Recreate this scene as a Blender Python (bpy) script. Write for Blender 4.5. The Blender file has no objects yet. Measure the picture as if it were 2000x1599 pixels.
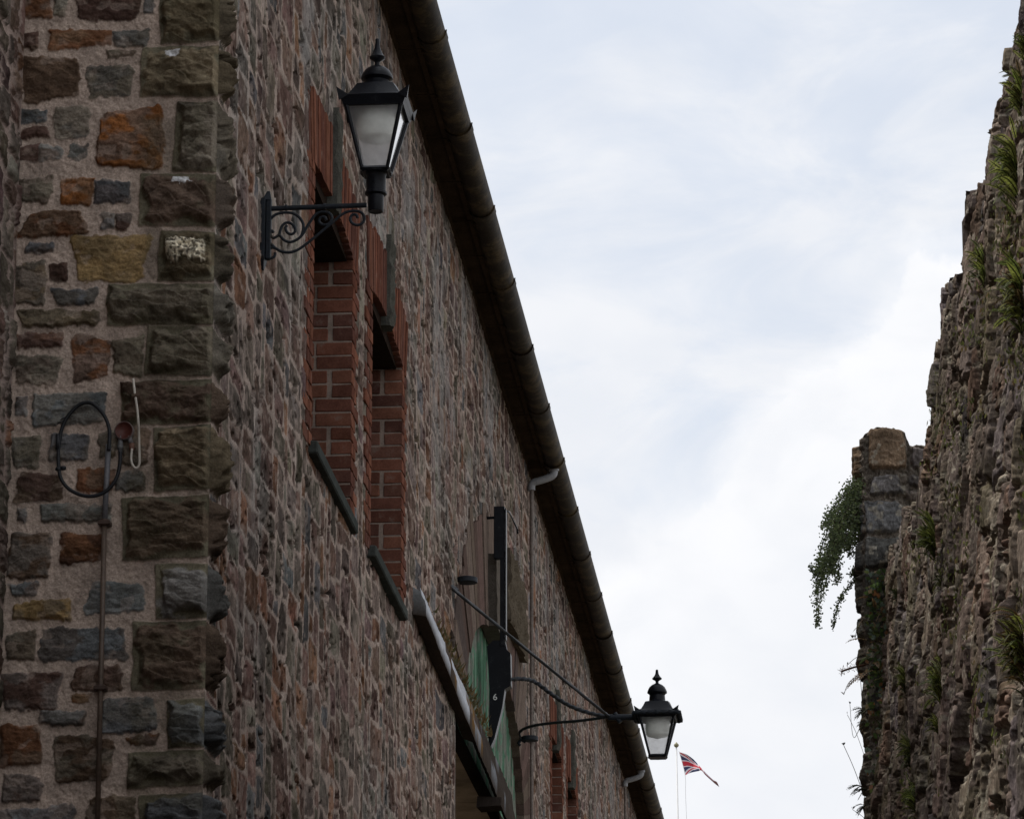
import bpy, math, random
import numpy as np
from mathutils import Vector
random.seed(7)
SC = bpy.context.scene
COL = SC.collection

# ------------------------------------------------------------------ camera, sky, sun, exposure
F = 7800.; CX, CY = 1000., 799.5; HZ = 3050.; VX = 1700.     # focal length and vanishing point measured on the 2000 px photo
PITCH = math.atan((HZ-CY)/F); PSI = math.atan((VX-CX)*math.cos(PITCH)/F)
EYE = np.array([0., 0., 1.6])
cam = bpy.data.cameras.new('camera'); camo = bpy.data.objects.new('camera', cam); COL.objects.link(camo)
camo.location = EYE; camo.rotation_euler = (math.pi/2+PITCH, 0, PSI)
cam.sensor_width = 36; cam.lens = 36*F/2000; cam.clip_end = 2000; cam.clip_start = .1
SC.camera = camo
_h = np.array([-math.sin(PSI), math.cos(PSI), 0]); RT = np.array([math.cos(PSI), math.sin(PSI), 0]); _u = np.array([0, 0, 1.])
FW = _h*math.cos(PITCH)+_u*math.sin(PITCH); UP = -_h*math.sin(PITCH)+_u*math.cos(PITCH)
def ray(px, py): return FW+RT*(px-CX)/F+UP*(CY-py)/F
def onX(px, py, x): d = ray(px, py); return EYE+d*(x/d[0])
def onY(px, py, y): d = ray(px, py); return EYE+d*(y/d[1])

SUN_EL, SUN_AZ = 61, -58        # azimuth: degrees from +Y (up the alley) towards +X
world = bpy.data.worlds.new("World"); SC.world = world; world.use_nodes = True
nt = world.node_tree; N = nt.nodes; L = nt.links
for n in list(N): N.remove(n)
def nd(t, **k):
    n = N.new(t)
    for a, b in k.items(): setattr(n, a, b)
    return n
def math_n(op, a, b=None, clamp=False):
    n = nd('ShaderNodeMath', operation=op, use_clamp=clamp)
    for i, v in enumerate((a, b)):
        if v is None: continue
        if isinstance(v, (int, float)): n.inputs[i].default_value = v
        else: L.new(v, n.inputs[i])
    return n.outputs[0]
sky = nd('ShaderNodeTexSky', sky_type='NISHITA', sun_disc=False)
sky.sun_elevation = math.radians(SUN_EL); sky.sun_rotation = math.radians(SUN_AZ); sky.air_density = 1.0; sky.dust_density = 1.5
tc = nd('ShaderNodeTexCoord')
sep = nd('ShaderNodeSeparateXYZ'); L.new(tc.outputs['Generated'], sep.inputs[0])
az = math_n('MULTIPLY', math_n('ARCTAN2', sep.outputs[0], sep.outputs[1]), 57.2958)      # degrees right of +Y
el = math_n('MULTIPLY', math_n('ARCSINE', sep.outputs[2]), 57.2958)                      # degrees above the horizon
comb = nd('ShaderNodeCombineXYZ'); L.new(az, comb.inputs[0]); L.new(el, comb.inputs[1])
def wnoise(scale, rot, sx, sy, detail=8, rough=.55, dist=0., off=(0, 0, 0)):
    mp = nd('ShaderNodeMapping'); L.new(comb.outputs[0], mp.inputs[0])
    mp.inputs['Rotation'].default_value = (0, 0, math.radians(rot)); mp.inputs['Scale'].default_value = (sx, sy, 1); mp.inputs['Location'].default_value = off
    n = nd('ShaderNodeTexNoise'); L.new(mp.outputs[0], n.inputs['Vector'])
    n.inputs['Scale'].default_value = scale; n.inputs['Detail'].default_value = detail; n.inputs['Roughness'].default_value = rough; n.inputs['Distortion'].default_value = dist
    return n.outputs['Fac']
def ramp(v, a, b, lo=0., hi=1.):
    m = nd('ShaderNodeMapRange', interpolation_type='SMOOTHSTEP'); L.new(v, m.inputs[0])
    m.inputs[1].default_value = a; m.inputs[2].default_value = b; m.inputs[3].default_value = lo; m.inputs[4].default_value = hi
    return m.outputs[0]
streak = wnoise(.42, -24, .55, 1.25, 9, .58, .6, (3.1, 1.7, 0))          # thin high cloud in slanting streaks
lump = wnoise(.30, 0, 1, 1, 8, .52, .2, (7.7, 2.2, 0))
# a heap of cloud: denser to the right and lower than a slanting line through (az -3.4, el 14.5) and (az 1.0, el 18)
line = math_n('SUBTRACT', math_n('ADD', math_n('MULTIPLY', math_n('SUBTRACT', az, -3.4), .80), 14.3), el)
heap = ramp(math_n('ADD', line, math_n('MULTIPLY', math_n('SUBTRACT', lump, .5), 5.0)), -.25, .55)
heap_soft = math_n('MULTIPLY', ramp(line, 0., 5., 1., .30), ramp(wnoise(.55, 10, 1, 1.5, 7, .55, .3, (4, 9, 0)), .3, .65, .45, 1.))
high = ramp(el, 14.5, 21., 0., .22)                                      # the veil thins with height
veil = ramp(math_n('SUBTRACT', streak, high), .18, .52)
veil = math_n('ADD', math_n('MULTIPLY', veil, .33), .70)
cover = math_n('MAXIMUM', veil, math_n('MULTIPLY', heap, 1.0), clamp=True)
shade = ramp(wnoise(.5, 15, 1, 1.6, 6, .5, 0, (1, 5, 0)), .3, .7, .0, 1.)
cc = nd('ShaderNodeMix', data_type='RGBA'); L.new(shade, cc.inputs['Factor'])
cc.inputs['A'].default_value = (7.35, 7.6, 8.1, 1); cc.inputs['B'].default_value = (7.9, 8.05, 8.4, 1)
cw = nd('ShaderNodeMix', data_type='RGBA'); L.new(math_n('MULTIPLY', heap, heap_soft), cw.inputs['Factor'])
L.new(cc.outputs['Result'], cw.inputs['A']); cw.inputs['B'].default_value = (8.7, 8.75, 8.95, 1)
blue = nd('ShaderNodeMix', data_type='RGBA', blend_type='ADD'); blue.inputs['Factor'].default_value = 1
L.new(sky.outputs[0], blue.inputs['A']); blue.inputs['B'].default_value = (.9, 1.2, 1.5, 1)
mx = nd('ShaderNodeMix', data_type='RGBA'); L.new(cover, mx.inputs['Factor']); L.new(blue.outputs['Result'], mx.inputs['A']); L.new(cw.outputs['Result'], mx.inputs['B'])
bg = nd('ShaderNodeBackground'); bg.inputs['Strength'].default_value = .1; L.new(mx.outputs['Result'], bg.inputs['Color'])
wo = nd('ShaderNodeOutputWorld'); L.new(bg.outputs[0], wo.inputs[0])
sun = bpy.data.lights.new('sun', 'SUN'); sun.energy = 2.6; sun.angle = math.radians(12); sun.color = (1, .95, .88)
suno = bpy.data.objects.new('sun', sun); COL.objects.link(suno)
_sd = Vector((math.sin(math.radians(SUN_AZ))*math.cos(math.radians(SUN_EL)), math.cos(math.radians(SUN_AZ))*math.cos(math.radians(SUN_EL)), math.sin(math.radians(SUN_EL))))
suno.rotation_euler = (-_sd).to_track_quat('-Z', 'Y').to_euler(); suno.location = (0, 0, 60)
SC.view_settings.view_transform = 'Standard'; SC.view_settings.look = 'None'; SC.view_settings.exposure = .19; SC.view_settings.gamma = 1

# ------------------------------------------------------------------ helpers
def tag(o, label, cat=None, group=None, kind=None):
    if label: o['label'] = label
    if cat: o['category'] = cat
    if group: o['group'] = group
    if kind: o['kind'] = kind
    return o
def empty(name, loc, label, cat, group=None):
    o = bpy.data.objects.new(name, None); COL.objects.link(o); o.location = loc; o.empty_display_size = .2
    return tag(o, label, cat, group)
def link(name, me, parent=None, mats=()):
    for m in mats: me.materials.append(m)
    o = bpy.data.objects.new(name, me); COL.objects.link(o)
    if parent is not None:
        o.parent = parent; o.matrix_parent_inverse = parent_inv(parent)
    return o
def parent_inv(p):
    from mathutils import Matrix
    return Matrix.Translation(-Vector(p.location)) if p.parent is None else Matrix.Identity(4)   # parts sit at the origin of the world
_T = {}
def vn(x, y, seed=0):
    if seed not in _T: _T[seed] = np.random.RandomState(seed+11).rand(256, 256).astype(np.float32)
    T = _T[seed]
    xf = np.floor(x); yf = np.floor(y); fx = x-xf; fy = y-yf
    xi = xf.astype(np.int64) & 255; yi = yf.astype(np.int64) & 255; x1 = (xi+1) & 255; y1 = (yi+1) & 255
    fx = fx*fx*(3-2*fx); fy = fy*fy*(3-2*fy)
    a = T[xi, yi]*(1-fx)+T[x1, yi]*fx; b = T[xi, y1]*(1-fx)+T[x1, y1]*fx
    return a*(1-fy)+b*fy
def fbm(x, y, seed=0, o=3, g=.5):
    s = 0; a = 1; t = 0
    for i in range(o):
        s = s+a*vn(x*2**i+i*17.3, y*2**i+i*9.1, seed+i); t += a; a *= g
    return s/t
def sstep(a, b, x):
    t = np.clip((x-a)/(b-a), 0, 1); return t*t*(3-2*t)
def set_col(me, cols):
    at = me.attributes.new('Col', 'FLOAT_COLOR', 'POINT')
    c = np.ones((len(cols), 4), np.float32); c[:, :3] = cols
    at.data.foreach_set('color', c.ravel())
def grid_mesh(name, V, C, mats, parent=None, keep=None, smooth=True, flip=False):
    nr, nc = V.shape[:2]
    idx = np.arange(nr*nc).reshape(nr, nc)
    q = np.stack([idx[:-1, :-1], idx[:-1, 1:], idx[1:, 1:], idx[1:, :-1]], -1)
    if flip: q = q[..., ::-1]
    q = q[keep] if keep is not None else q.reshape(-1, 4)
    used = np.zeros(nr*nc, bool); used[q.ravel()] = True
    remap = np.cumsum(used)-1
    q = remap[q]; v = V.reshape(-1, 3)[used]; c = C.reshape(-1, 3)[used]
    me = bpy.data.meshes.new(name)
    me.vertices.add(len(v)); me.vertices.foreach_set('co', v.astype(np.float32).ravel())
    me.loops.add(q.size); me.loops.foreach_set('vertex_index', q.astype(np.int32).ravel())
    me.polygons.add(len(q)); me.polygons.foreach_set('loop_start', np.arange(0, q.size, 4, dtype=np.int32)); me.polygons.foreach_set('loop_total', np.full(len(q), 4, np.int32))
    me.polygons.foreach_set('use_smooth', np.full(len(q), smooth))
    set_col(me, c); me.update(calc_edges=True); me.validate()
    return link(name, me, parent, mats)

class MB:
    def __init__(s): s.v = []; s.f = []; s.c = []; s.sm = []; s.mi = []
    def add(s, vs, fs, col=(.5, .5, .5), smooth=False, mi=0):
        o = len(s.v)
        for k, p in enumerate(vs):
            s.v.append((float(p[0]), float(p[1]), float(p[2]))); s.c.append(col)
        for f in fs: s.f.append(tuple(i+o for i in f)); s.sm.append(smooth); s.mi.append(mi)
    def hexa(s, p, col=(.5, .5, .5), mi=0):
        s.add(p, [(0, 3, 2, 1), (4, 5, 6, 7), (0, 1, 5, 4), (1, 2, 6, 5), (2, 3, 7, 6), (3, 0, 4, 7)], col, False, mi)
    def box(s, x0, x1, y0, y1, z0, z1, col=(.5, .5, .5), j=0., bev=0., mi=0):
        if bev <= 0:
            p = [(x0, y0, z0), (x1, y0, z0), (x1, y1, z0), (x0, y1, z0), (x0, y0, z1), (x1, y0, z1), (x1, y1, z1), (x0, y1, z1)]
            if j: p = [tuple(c+random.uniform(-j, j) for c in q) for q in p]
            s.hexa(p, col, mi); return
        # chamfered box: three rings
        cx, cy, cz = (x0+x1)/2, (y0+y1)/2, (z0+z1)/2; hx, hy, hz = (x1-x0)/2, (y1-y0)/2, (z1-z0)/2
        b = min(bev, hx*.45, hy*.45, hz*.45)
        V = []
        for (zz, k) in ((-hz, b), (-hz+b, 0), (hz-b, 0), (hz, b)):
            ax, ay = hx-k, hy-k
            for (sx, sy) in ((-1, -1), (1, -1), (1, 1), (-1, 1)):
                V.append((cx+sx*(ax-b), cy+sy*ay, cz+zz) if sx*sy > 0 else (cx+sx*ax, cy+sy*(ay-b), cz+zz))
                V.append((cx+sx*ax, cy+sy*(ay-b), cz+zz) if sx*sy > 0 else (cx+sx*(ax-b), cy+sy*ay, cz+zz))
        if j: V = [tuple(c+random.uniform(-j, j) for c in q) for q in V]
        # order each ring by angle
        rings = []
        for r in range(4):
            ids = list(range(r*8, r*8+8)); ids.sort(key=lambda i: math.atan2(V[i][1]-cy, V[i][0]-cx)); rings.append(ids)
        fs = [tuple(reversed(rings[0])), tuple(rings[3])]
        for r in range(3):
            for k in range(8): fs.append((rings[r][k], rings[r][(k+1) % 8], rings[r+1][(k+1) % 8], rings[r+1][k]))
        s.add(V, fs, col, False, mi)
    def tube(s, pts, r, n=8, col=(.5, .5, .5), caps=True, lobes=0, amp=0., twist=0.):
        P = [np.array(p, float) for p in pts]; m = len(P)
        R = r if hasattr(r, '__len__') else [r]*m
        T = [P[min(i+1, m-1)]-P[max(i-1, 0)] for i in range(m)]
        T = [t/(np.linalg.norm(t)+1e-9) for t in T]
        a = np.array([0, 0, 1.]) if abs(T[0][2]) < .9 else np.array([1., 0, 0])
        nrm = np.cross(T[0], a); nrm /= np.linalg.norm(nrm)
        vs = []; ln = 0
        for i in range(m):
            nrm = nrm-T[i]*(nrm@T[i]); nrm /= np.linalg.norm(nrm); b = np.cross(T[i], nrm)
            if i: ln += np.linalg.norm(P[i]-P[i-1])
            for k in range(n):
                t = 2*math.pi*k/n
                rr = R[i]*(1+amp*math.cos(lobes*t+twist*ln)) if lobes else R[i]
                vs.append(P[i]+rr*(nrm*math.cos(t)+b*math.sin(t)))
        fs = [(i*n+k, i*n+(k+1) % n, (i+1)*n+(k+1) % n, (i+1)*n+k) for i in range(m-1) for k in range(n)]
        if caps: fs += [tuple(range(n))[::-1], tuple((m-1)*n+k for k in range(n))]
        s.add(vs, fs, col, True)
    def lathe(s, prof, c, n=24, col=(.5, .5, .5)):
        vs = []; m = len(prof)
        for r, z in prof:
            for k in range(n):
                t = 2*math.pi*k/n; vs.append((c[0]+r*math.cos(t), c[1]+r*math.sin(t), c[2]+z))
        fs = [(i*n+k, i*n+(k+1) % n, (i+1)*n+(k+1) % n, (i+1)*n+k) for i in range(m-1) for k in range(n)]
        fs += [tuple(range(n))[::-1], tuple((m-1)*n+k for k in range(n))]
        s.add(vs, fs, col, True)
    def build(s, name, mats, parent=None, sharp=None):
        me = bpy.data.meshes.new(name); me.from_pydata(s.v, [], s.f)
        set_col(me, np.array(s.c, np.float32)); me.polygons.foreach_set('use_smooth', s.sm); me.polygons.foreach_set('material_index', s.mi); me.update()
        if not isinstance(mats, (list, tuple)): mats = [mats]
        if sharp: me.set_sharp_from_angle(angle=math.radians(sharp))
        return link(name, me, parent, mats)
def smooth_path(pts, n=6):
    P = [np.array(p, float) for p in pts]; out = []
    for i in range(len(P)-1):
        p0, p1, p2, p3 = P[max(i-1, 0)], P[i], P[i+1], P[min(i+2, len(P)-1)]
        for k in range(n):
            t = k/n
            out.append(.5*((2*p1)+(-p0+p2)*t+(2*p0-5*p1+4*p2-p3)*t*t+(-p0+3*p1-3*p2+p3)*t**3))
    out.append(P[-1]); return out

# ------------------------------------------------------------------ materials
def mat(name, base=(.5, .5, .5), usecol=False, rough=.8, n1=(6, .3), n2=(60, .25), bump=(40, .3, .01), metal=0., spec=.3, tint=None, trans=0., sx=(1, 1, 1)):
    m = bpy.data.materials.new(name); m.use_nodes = True; t = m.node_tree; n = t.nodes; l = t.links
    b = n['Principled BSDF']; b.inputs['Roughness'].default_value = rough; b.inputs['Metallic'].default_value = metal; b.inputs['Specular IOR Level'].default_value = spec
    tcn = n.new('ShaderNodeTexCoord'); mp = n.new('ShaderNodeMapping'); mp.inputs['Scale'].default_value = sx; l.new(tcn.outputs['Object'], mp.inputs[0])
    def noise(sc, det=4, ro=.6):
        q = n.new('ShaderNodeTexNoise'); q.inputs['Scale'].default_value = sc; q.inputs['Detail'].default_value = det; q.inputs['Roughness'].default_value = ro; l.new(mp.outputs[0], q.inputs['Vector']); return q.outputs['Fac']
    def mr(v, lo, hi):
        q = n.new('ShaderNodeMapRange'); l.new(v, q.inputs[0]); q.inputs[1].default_value = .25; q.inputs[2].default_value = .75; q.inputs[3].default_value = lo; q.inputs[4].default_value = hi; return q.outputs[0]
    if usecol:
        a = n.new('ShaderNodeAttribute'); a.attribute_name = 'Col'; c = a.outputs['Color']
    else:
        a = n.new('ShaderNodeRGB'); a.outputs[0].default_value = (*base, 1); c = a.outputs[0]
    if tint:                                         # second colour in patches (rust, lichen, dirt)
        q = n.new('ShaderNodeMapRange'); q.interpolation_type = 'SMOOTHSTEP'; l.new(noise(tint[1], 6, .65), q.inputs[0]); q.inputs[1].default_value = tint[2]; q.inputs[2].default_value = tint[2]+.16; q.inputs[4].default_value = tint[3]
        w = n.new('ShaderNodeMix'); w.data_type = 'RGBA'; l.new(q.outputs[0], w.inputs['Factor']); l.new(c, w.inputs['A']); w.inputs['B'].default_value = (*tint[0], 1); c = w.outputs['Result']
    for (sc, am) in (n1, n2):
        w = n.new('ShaderNodeMix'); w.data_type = 'RGBA'; w.blend_type = 'MULTIPLY'; w.inputs['Factor'].default_value = 1
        l.new(c, w.inputs['A']); l.new(mr(noise(sc), 1-am, 1+am), w.inputs['B']); c = w.outputs['Result']
    l.new(c, b.inputs['Base Color'])
    if bump:
        q = n.new('ShaderNodeBump'); q.inputs['Strength'].default_value = bump[1]; q.inputs['Distance'].default_value = bump[2]; l.new(noise(bump[0], 8, .65), q.inputs['Height']); l.new(q.outputs[0], b.inputs['Normal'])
    return m
M = {}
M['wall'] = mat('rubble_stone', usecol=True, rough=.9, n1=(14, .28), n2=(110, .35), bump=(70, .55, .012), spec=0.0)
M['ruin'] = mat('ruin_stone', usecol=True, rough=.95, sx=(1, 1.3, .4), n1=(14, .40), n2=(90, .5), bump=(60, .7, .015), spec=0.0)
M['brick'] = mat('red_brick', usecol=True, rough=.9, n1=(9, .3), n2=(90, .25), bump=(120, .4, .005), spec=0.0, tint=((.15, .115, .095), 9, .56, .55))
M['iron'] = mat('black_iron', (.005, .006, .009), tint=((.03, .032, .034), 16, .56, .6), rough=.38, n1=(8, .3), n2=(70, .3), bump=(90, .25, .003), spec=0.16)
M['iron_old'] = mat('weathered_iron', (.014, .018, .024), rough=.6, n1=(8, .3), n2=(60, .35), bump=(110, .4, .004), tint=((.05, .04, .028), 14, .56, .7), spec=0.2)
M['gutter'] = mat('old_gutter_paint', (.027, .020, .013), rough=.55, n1=(5, .4), n2=(40, .35), bump=(50, .35, .006), tint=((.075, .055, .028), 5, .46, .7), spec=0.06)
M['soffit'] = mat('dark_eave_board', (.050, .035, .024), rough=.8, n1=(4, .4), n2=(60, .3), bump=(60, .4, .006), spec=0.0)
M['zinc'] = mat('grey_pipe', (.30, .31, .33), rough=.5, n1=(6, .2), n2=(50, .2), bump=(60, .2, .003), tint=((.16, .10, .06), 9, .58, .7), spec=0.1)
M['drain'] = mat('brown_drain_paint', (.15, .125, .11), rough=.6, n1=(6, .3), n2=(50, .3), bump=(60, .2, .003), tint=((.30, .27, .24), 9, .55, .7), spec=0.15)
M['slate'] = mat('slate', (.075, .075, .078), rough=.75, n1=(3, .3), n2=(40, .3), bump=(30, .4, .01), spec=0.0)
M['timber'] = mat('weathered_timber', usecol=True, rough=.85, n1=(5, .35), n2=(60, .4), bump=(60, .6, .008), sx=(6, 6, .6), spec=0.0)
M['paint'] = mat('flaking_paint', usecol=True, rough=.65, n1=(6, .2), n2=(50, .25), bump=(40, .4, .006), tint=((.06, .045, .035), 13, .60, .9), spec=0.0)
M['sillwood'] = mat('grey_sill', (.055, .06, .056), rough=.8, n1=(6, .3), n2=(60, .3), bump=(60, .4, .005), spec=0.0)
M['dark'] = mat('dark_interior', (.02, .018, .016), rough=.9)
M['tan'] = mat('tan_board', (.46, .35, .25), rough=.8, n1=(2.2, .3), n2=(30, .12), bump=(40, .2, .003), tint=((.24, .18, .13), 1.6, .5, .6), spec=0.0)
M['cable'] = mat('black_cable', (.012, .013, .016), rough=.5, bump=None)
M['whitecable'] = mat('white_cable', (.50, .46, .40), rough=.55, n1=(12, .15), n2=(60, .15), bump=None)
M['conduit'] = mat('conduit_paint', usecol=True, rough=.5, n1=(8, .25), n2=(60, .25), bump=(60, .2, .002), spec=0.3)
M['leaf'] = mat('fern_leaf', usecol=True, rough=.6, n1=(9, .35), n2=(80, .2), bump=None, spec=.3)
def leafy(m):
    t = m.node_tree; n = t.nodes; l = t.links; b = n['Principled BSDF']; src = b.inputs['Base Color'].links[0].from_socket
    tl = n.new('ShaderNodeBsdfTranslucent'); l.new(src, tl.inputs[0]); mx_ = n.new('ShaderNodeMixShader'); mx_.inputs[0].default_value = .45
    l.new(b.outputs[0], mx_.inputs[1]); l.new(tl.outputs[0], mx_.inputs[2]); l.new(mx_.outputs[0], n['Material Output'].inputs[0])
leafy(M['leaf'])
M['flag'] = mat('flag_cloth', usecol=True, rough=.9, n1=(2, .1), n2=(20, .08), bump=None)
M['white'] = mat('white_paint', (.72, .72, .72), rough=.5, n1=(3, .08), n2=(30, .08), bump=None)
M['gilt'] = mat('dull_gilt', (.28, .26, .16), rough=.5, metal=.3)
M['ground'] = mat('ground_earth', (.13, .11, .08), rough=.95, n1=(.4, .35), n2=(8, .3), bump=(10, .5, .03))
M['setts'] = mat('alley_setts', (.09, .085, .08), rough=.8, n1=(1.5, .3), n2=(9, .4), bump=(8, .8, .03))
M['bulb'] = mat('milky_bulb', (.8, .82, .76), rough=.3, bump=None)
def glass_mat():
    m = bpy.data.materials.new('milky_glass'); m.use_nodes = True; t = m.node_tree; n = t.nodes; l = t.links
    o = n['Material Output']; n.remove(n['Principled BSDF'])
    tr = n.new('ShaderNodeBsdfTransparent'); tl = n.new('ShaderNodeBsdfTranslucent'); df = n.new('ShaderNodeBsdfDiffuse'); gl = n.new('ShaderNodeBsdfGlossy')
    tl.inputs[0].default_value = (.95, .96, .98, 1); df.inputs[0].default_value = (.55, .56, .58, 1); gl.inputs['Roughness'].default_value = .12
    tcn = n.new('ShaderNodeTexCoord'); nz = n.new('ShaderNodeTexNoise'); nz.inputs['Scale'].default_value = 22; nz.inputs['Detail'].default_value = 5; l.new(tcn.outputs['Object'], nz.inputs['Vector'])
    mr = n.new('ShaderNodeMapRange'); l.new(nz.outputs['Fac'], mr.inputs[0]); mr.inputs[1].default_value = .3; mr.inputs[2].default_value = .7; mr.inputs[3].default_value = .40; mr.inputs[4].default_value = .52
    a = n.new('ShaderNodeMixShader'); a.inputs[0].default_value = .22; l.new(tl.outputs[0], a.inputs[1]); l.new(df.outputs[0], a.inputs[2])
    b = n.new('ShaderNodeMixShader'); l.new(mr.outputs[0], b.inputs[0]); l.new(tr.outputs[0], b.inputs[1]); l.new(a.outputs[0], b.inputs[2])
    fr = n.new('ShaderNodeFresnel'); fr.inputs[0].default_value = 1.5
    c = n.new('ShaderNodeMixShader'); l.new(fr.outputs[0], c.inputs[0]); l.new(b.outputs[0], c.inputs[1]); l.new(gl.outputs[0], c.inputs[2]); l.new(c.outputs[0], o.inputs[0])
    return m
M['glass'] = glass_mat()
M['pane'] = mat('dark_window_glass', (.015, .017, .02), rough=.1, bump=None, spec=.6)

# ------------------------------------------------------------------ rubble masonry as relief
def pack(W, H, cell, seed, stamps=(), wr=(3, 12), hr=(2, 5)):
    rg = random.Random(seed); nx, nz = int(W/cell)+1, int(H/cell)+1
    G = -np.ones((nx, nz), np.int32); R = []
    for (a, b, c, d) in stamps:
        i0, i1, j0, j1 = int(round(a/cell)), int(round(b/cell)), int(round(c/cell)), int(round(d/cell))
        G[max(i0, 0):i1, max(j0, 0):j1] = len(R); R.append((a, b, c, d))
    ns = len(R)
    for j in range(nz):
        i = 0
        while i < nx:
            if G[i, j] >= 0: i += 1; continue
            h = rg.choice(range(*hr)); w = int(rg.triangular(wr[0], wr[1], wr[0]+(wr[1]-wr[0])*.3)*(1. if h < hr[1]-1 else 1.15))
            if rg.random() < .12: w = max(2, w//2)
            k = 0
            while k < w and i+k < nx and G[i+k, j] < 0: k += 1
            w = k
            if i+w < nx and G[min(i+w, nx-1), j] < 0 and False: pass
            hh = 1
            while hh < h and j+hh < nz and (G[i:i+w, j+hh] < 0).all(): hh += 1
            G[i:i+w, j:j+hh] = len(R); R.append((i*cell, (i+w)*cell, j*cell, (j+hh)*cell)); i += w
    return G, np.array(R), ns
def pick(pal, n, rg):
    w = np.array([p[0] for p in pal], float); w /= w.sum()
    return rg.choice(len(pal), n, p=w)
PAL_SIDE = [(6, (.120, .080, .066)), (4, (.104, .083, .071)), (2.5, (.108, .092, .073)), (1.3, (.094, .091, .090)), (1.5, (.145, .082, .055)), (1, (.112, .076, .070)), (.6, (.16, .14, .115))]
PAL_RUIN = [(5, (.180, .140, .116)), (4, (.160, .129, .112)), (2.5, (.205, .168, .132)), (2, (.150, .128, .124)), (1.5, (.185, .128, .10))]
class Field:
    """turns a list of stone rectangles into a height and a colour at any points of a wall face"""
    def __init__(s, R, pal=None, cols=None, seed=0, joint=(.006, .016), base=(.004, .03), facet=.02, mortar=(.30, .235, .205), mdepth=(-.004, .006), rock=None, rnd=.35, edge=.03, rag=.008):
        rg = np.random.RandomState(seed); n = len(R); s.R = R; s.seed = seed
        s.col = np.array([p[1] for p in pal])[pick(pal, n, rg)] if cols is None else np.array(cols)
        s.col = s.col*rg.uniform(.75, 1.3, (n, 1))*rg.uniform(.975, 1.025, (n, 3))
        s.col2 = s.col*rg.uniform(.6, 1.3, (n, 1))*rg.uniform(.95, 1.05, (n, 3))
        s.joint = rg.uniform(*joint, n); s.base = rg.uniform(*base, n); s.skew = rg.uniform(-.16, .16, (n, 2)); s.rot = rg.uniform(-.05, .05, n)
        s.pl = rg.uniform(-1, 1, (n, 5, 3)); s.pl[:, :, 2] = rg.uniform(.15, .8, (n, 5)); s.facet = np.full(n, facet); s.rock = np.zeros(n) if rock is None else np.array(rock, float)
        s.mortar = np.array(mortar); s.md = mdepth; s.smear = .8; s.fs = (30, 45); s.fa = .018; s.rnd = rnd; s.edge = edge; s.rag = rag
    def ev(s, u, v, ids, hscale=1.):
        R = s.R[ids]; cx, cz = (R[..., 0]+R[..., 1])/2, (R[..., 2]+R[..., 3])/2; hw, hh = (R[..., 1]-R[..., 0])/2, (R[..., 3]-R[..., 2])/2
        lu, lv = u-cx, v-cz; ro = s.rot[ids]; lu, lv = lu-ro*lv, lv+ro*lu
        nu, nv = lu/hw, lv/hh
        rk = s.rock[ids]; sk = s.skew[ids]*(1-rk[..., None])
        rag = (fbm(u*38, v*38, s.seed+1, 3)-.5)*2*s.rag*(1-.75*rk)
        px = np.abs(lu)-(hw*(1-np.abs(sk[..., 0])+sk[..., 0]*nv)-s.joint[ids]); pz = np.abs(lv)-(hh*(1-np.abs(sk[..., 1])+sk[..., 1]*nu)-s.joint[ids])
        r = np.minimum(hw, hh)*(s.rnd*(1-rk)+.06*rk)
        qx, qz = px+r, pz+r
        d = np.hypot(np.maximum(qx, 0), np.maximum(qz, 0))+np.minimum(np.maximum(qx, qz), 0)-r+rag
        m = sstep(.003, -.006, d)*(1-s.smear*(1-rk)*sstep(.60, .68, fbm(u*13, v*19, s.seed+14, 4)))
        dome = sstep(0, -s.edge, d)
        P = s.pl[ids]; fc = np.min(P[..., 0]*nu[..., None]+P[..., 1]*nv[..., None]+P[..., 2], -1)
        fine = fbm(u*s.fs[0], v*s.fs[1], s.seed+5, 4)-.5
        h = m*(s.base[ids]*sstep(.0, -.015, d)+s.facet[ids]*fc*dome+s.fa*fine*dome)
        pitch = sstep(-.012, -.05, d+(fbm(u*12, v*12, s.seed+9, 3)-.5)*.075)
        hr = m*(.006+pitch*(.035+.045*np.clip(fc+.3, -.2, 1)+.05*(fbm(u*14, v*26, s.seed+12, 4)-.42)))
        bed = (v*15+s.pl[ids][..., 0, 0]*9+(fbm(u*5, v*5, s.seed+21, 3)-.5)*3.2) % 1.
        h = h*(1-rk)+(hr+m*pitch*.026*(bed-.5))*rk+m*dome*.33*s.fa*(bed-.5)*(1-rk)
        mh = s.md[0]+s.md[1]*(fbm(u*50, v*50, s.seed+7, 3)-.5)*2
        h = h+(1-m)*mh
        t = sstep(.42, .58, fbm(u*11, v*15, s.seed+3, 4)*(1-.35*rk)+rk*.30*(1-pitch))[..., None]
        c = s.col[ids]*(1-t)+s.col2[ids]*t
        c = c*(.62+.72*fbm(u*34, v*60, s.seed+4, 4))[..., None]*(1+.25*(1-2*sstep(.3, .7, fbm(u*5, v*7, s.seed+8, 3))))[..., None]
        mc = s.mortar*(.70+.6*fbm(u*9, v*9, s.seed+6, 4))[..., None]
        return h*hscale, m, c*m[..., None]+mc*(1-m[..., None])
def lookup(G, cell, u, v):
    i = np.clip((u/cell).astype(int), 0, G.shape[0]-1); j = np.clip((v/cell).astype(int), 0, G.shape[1]-1); return np.maximum(G[i, j], 0)

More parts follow.
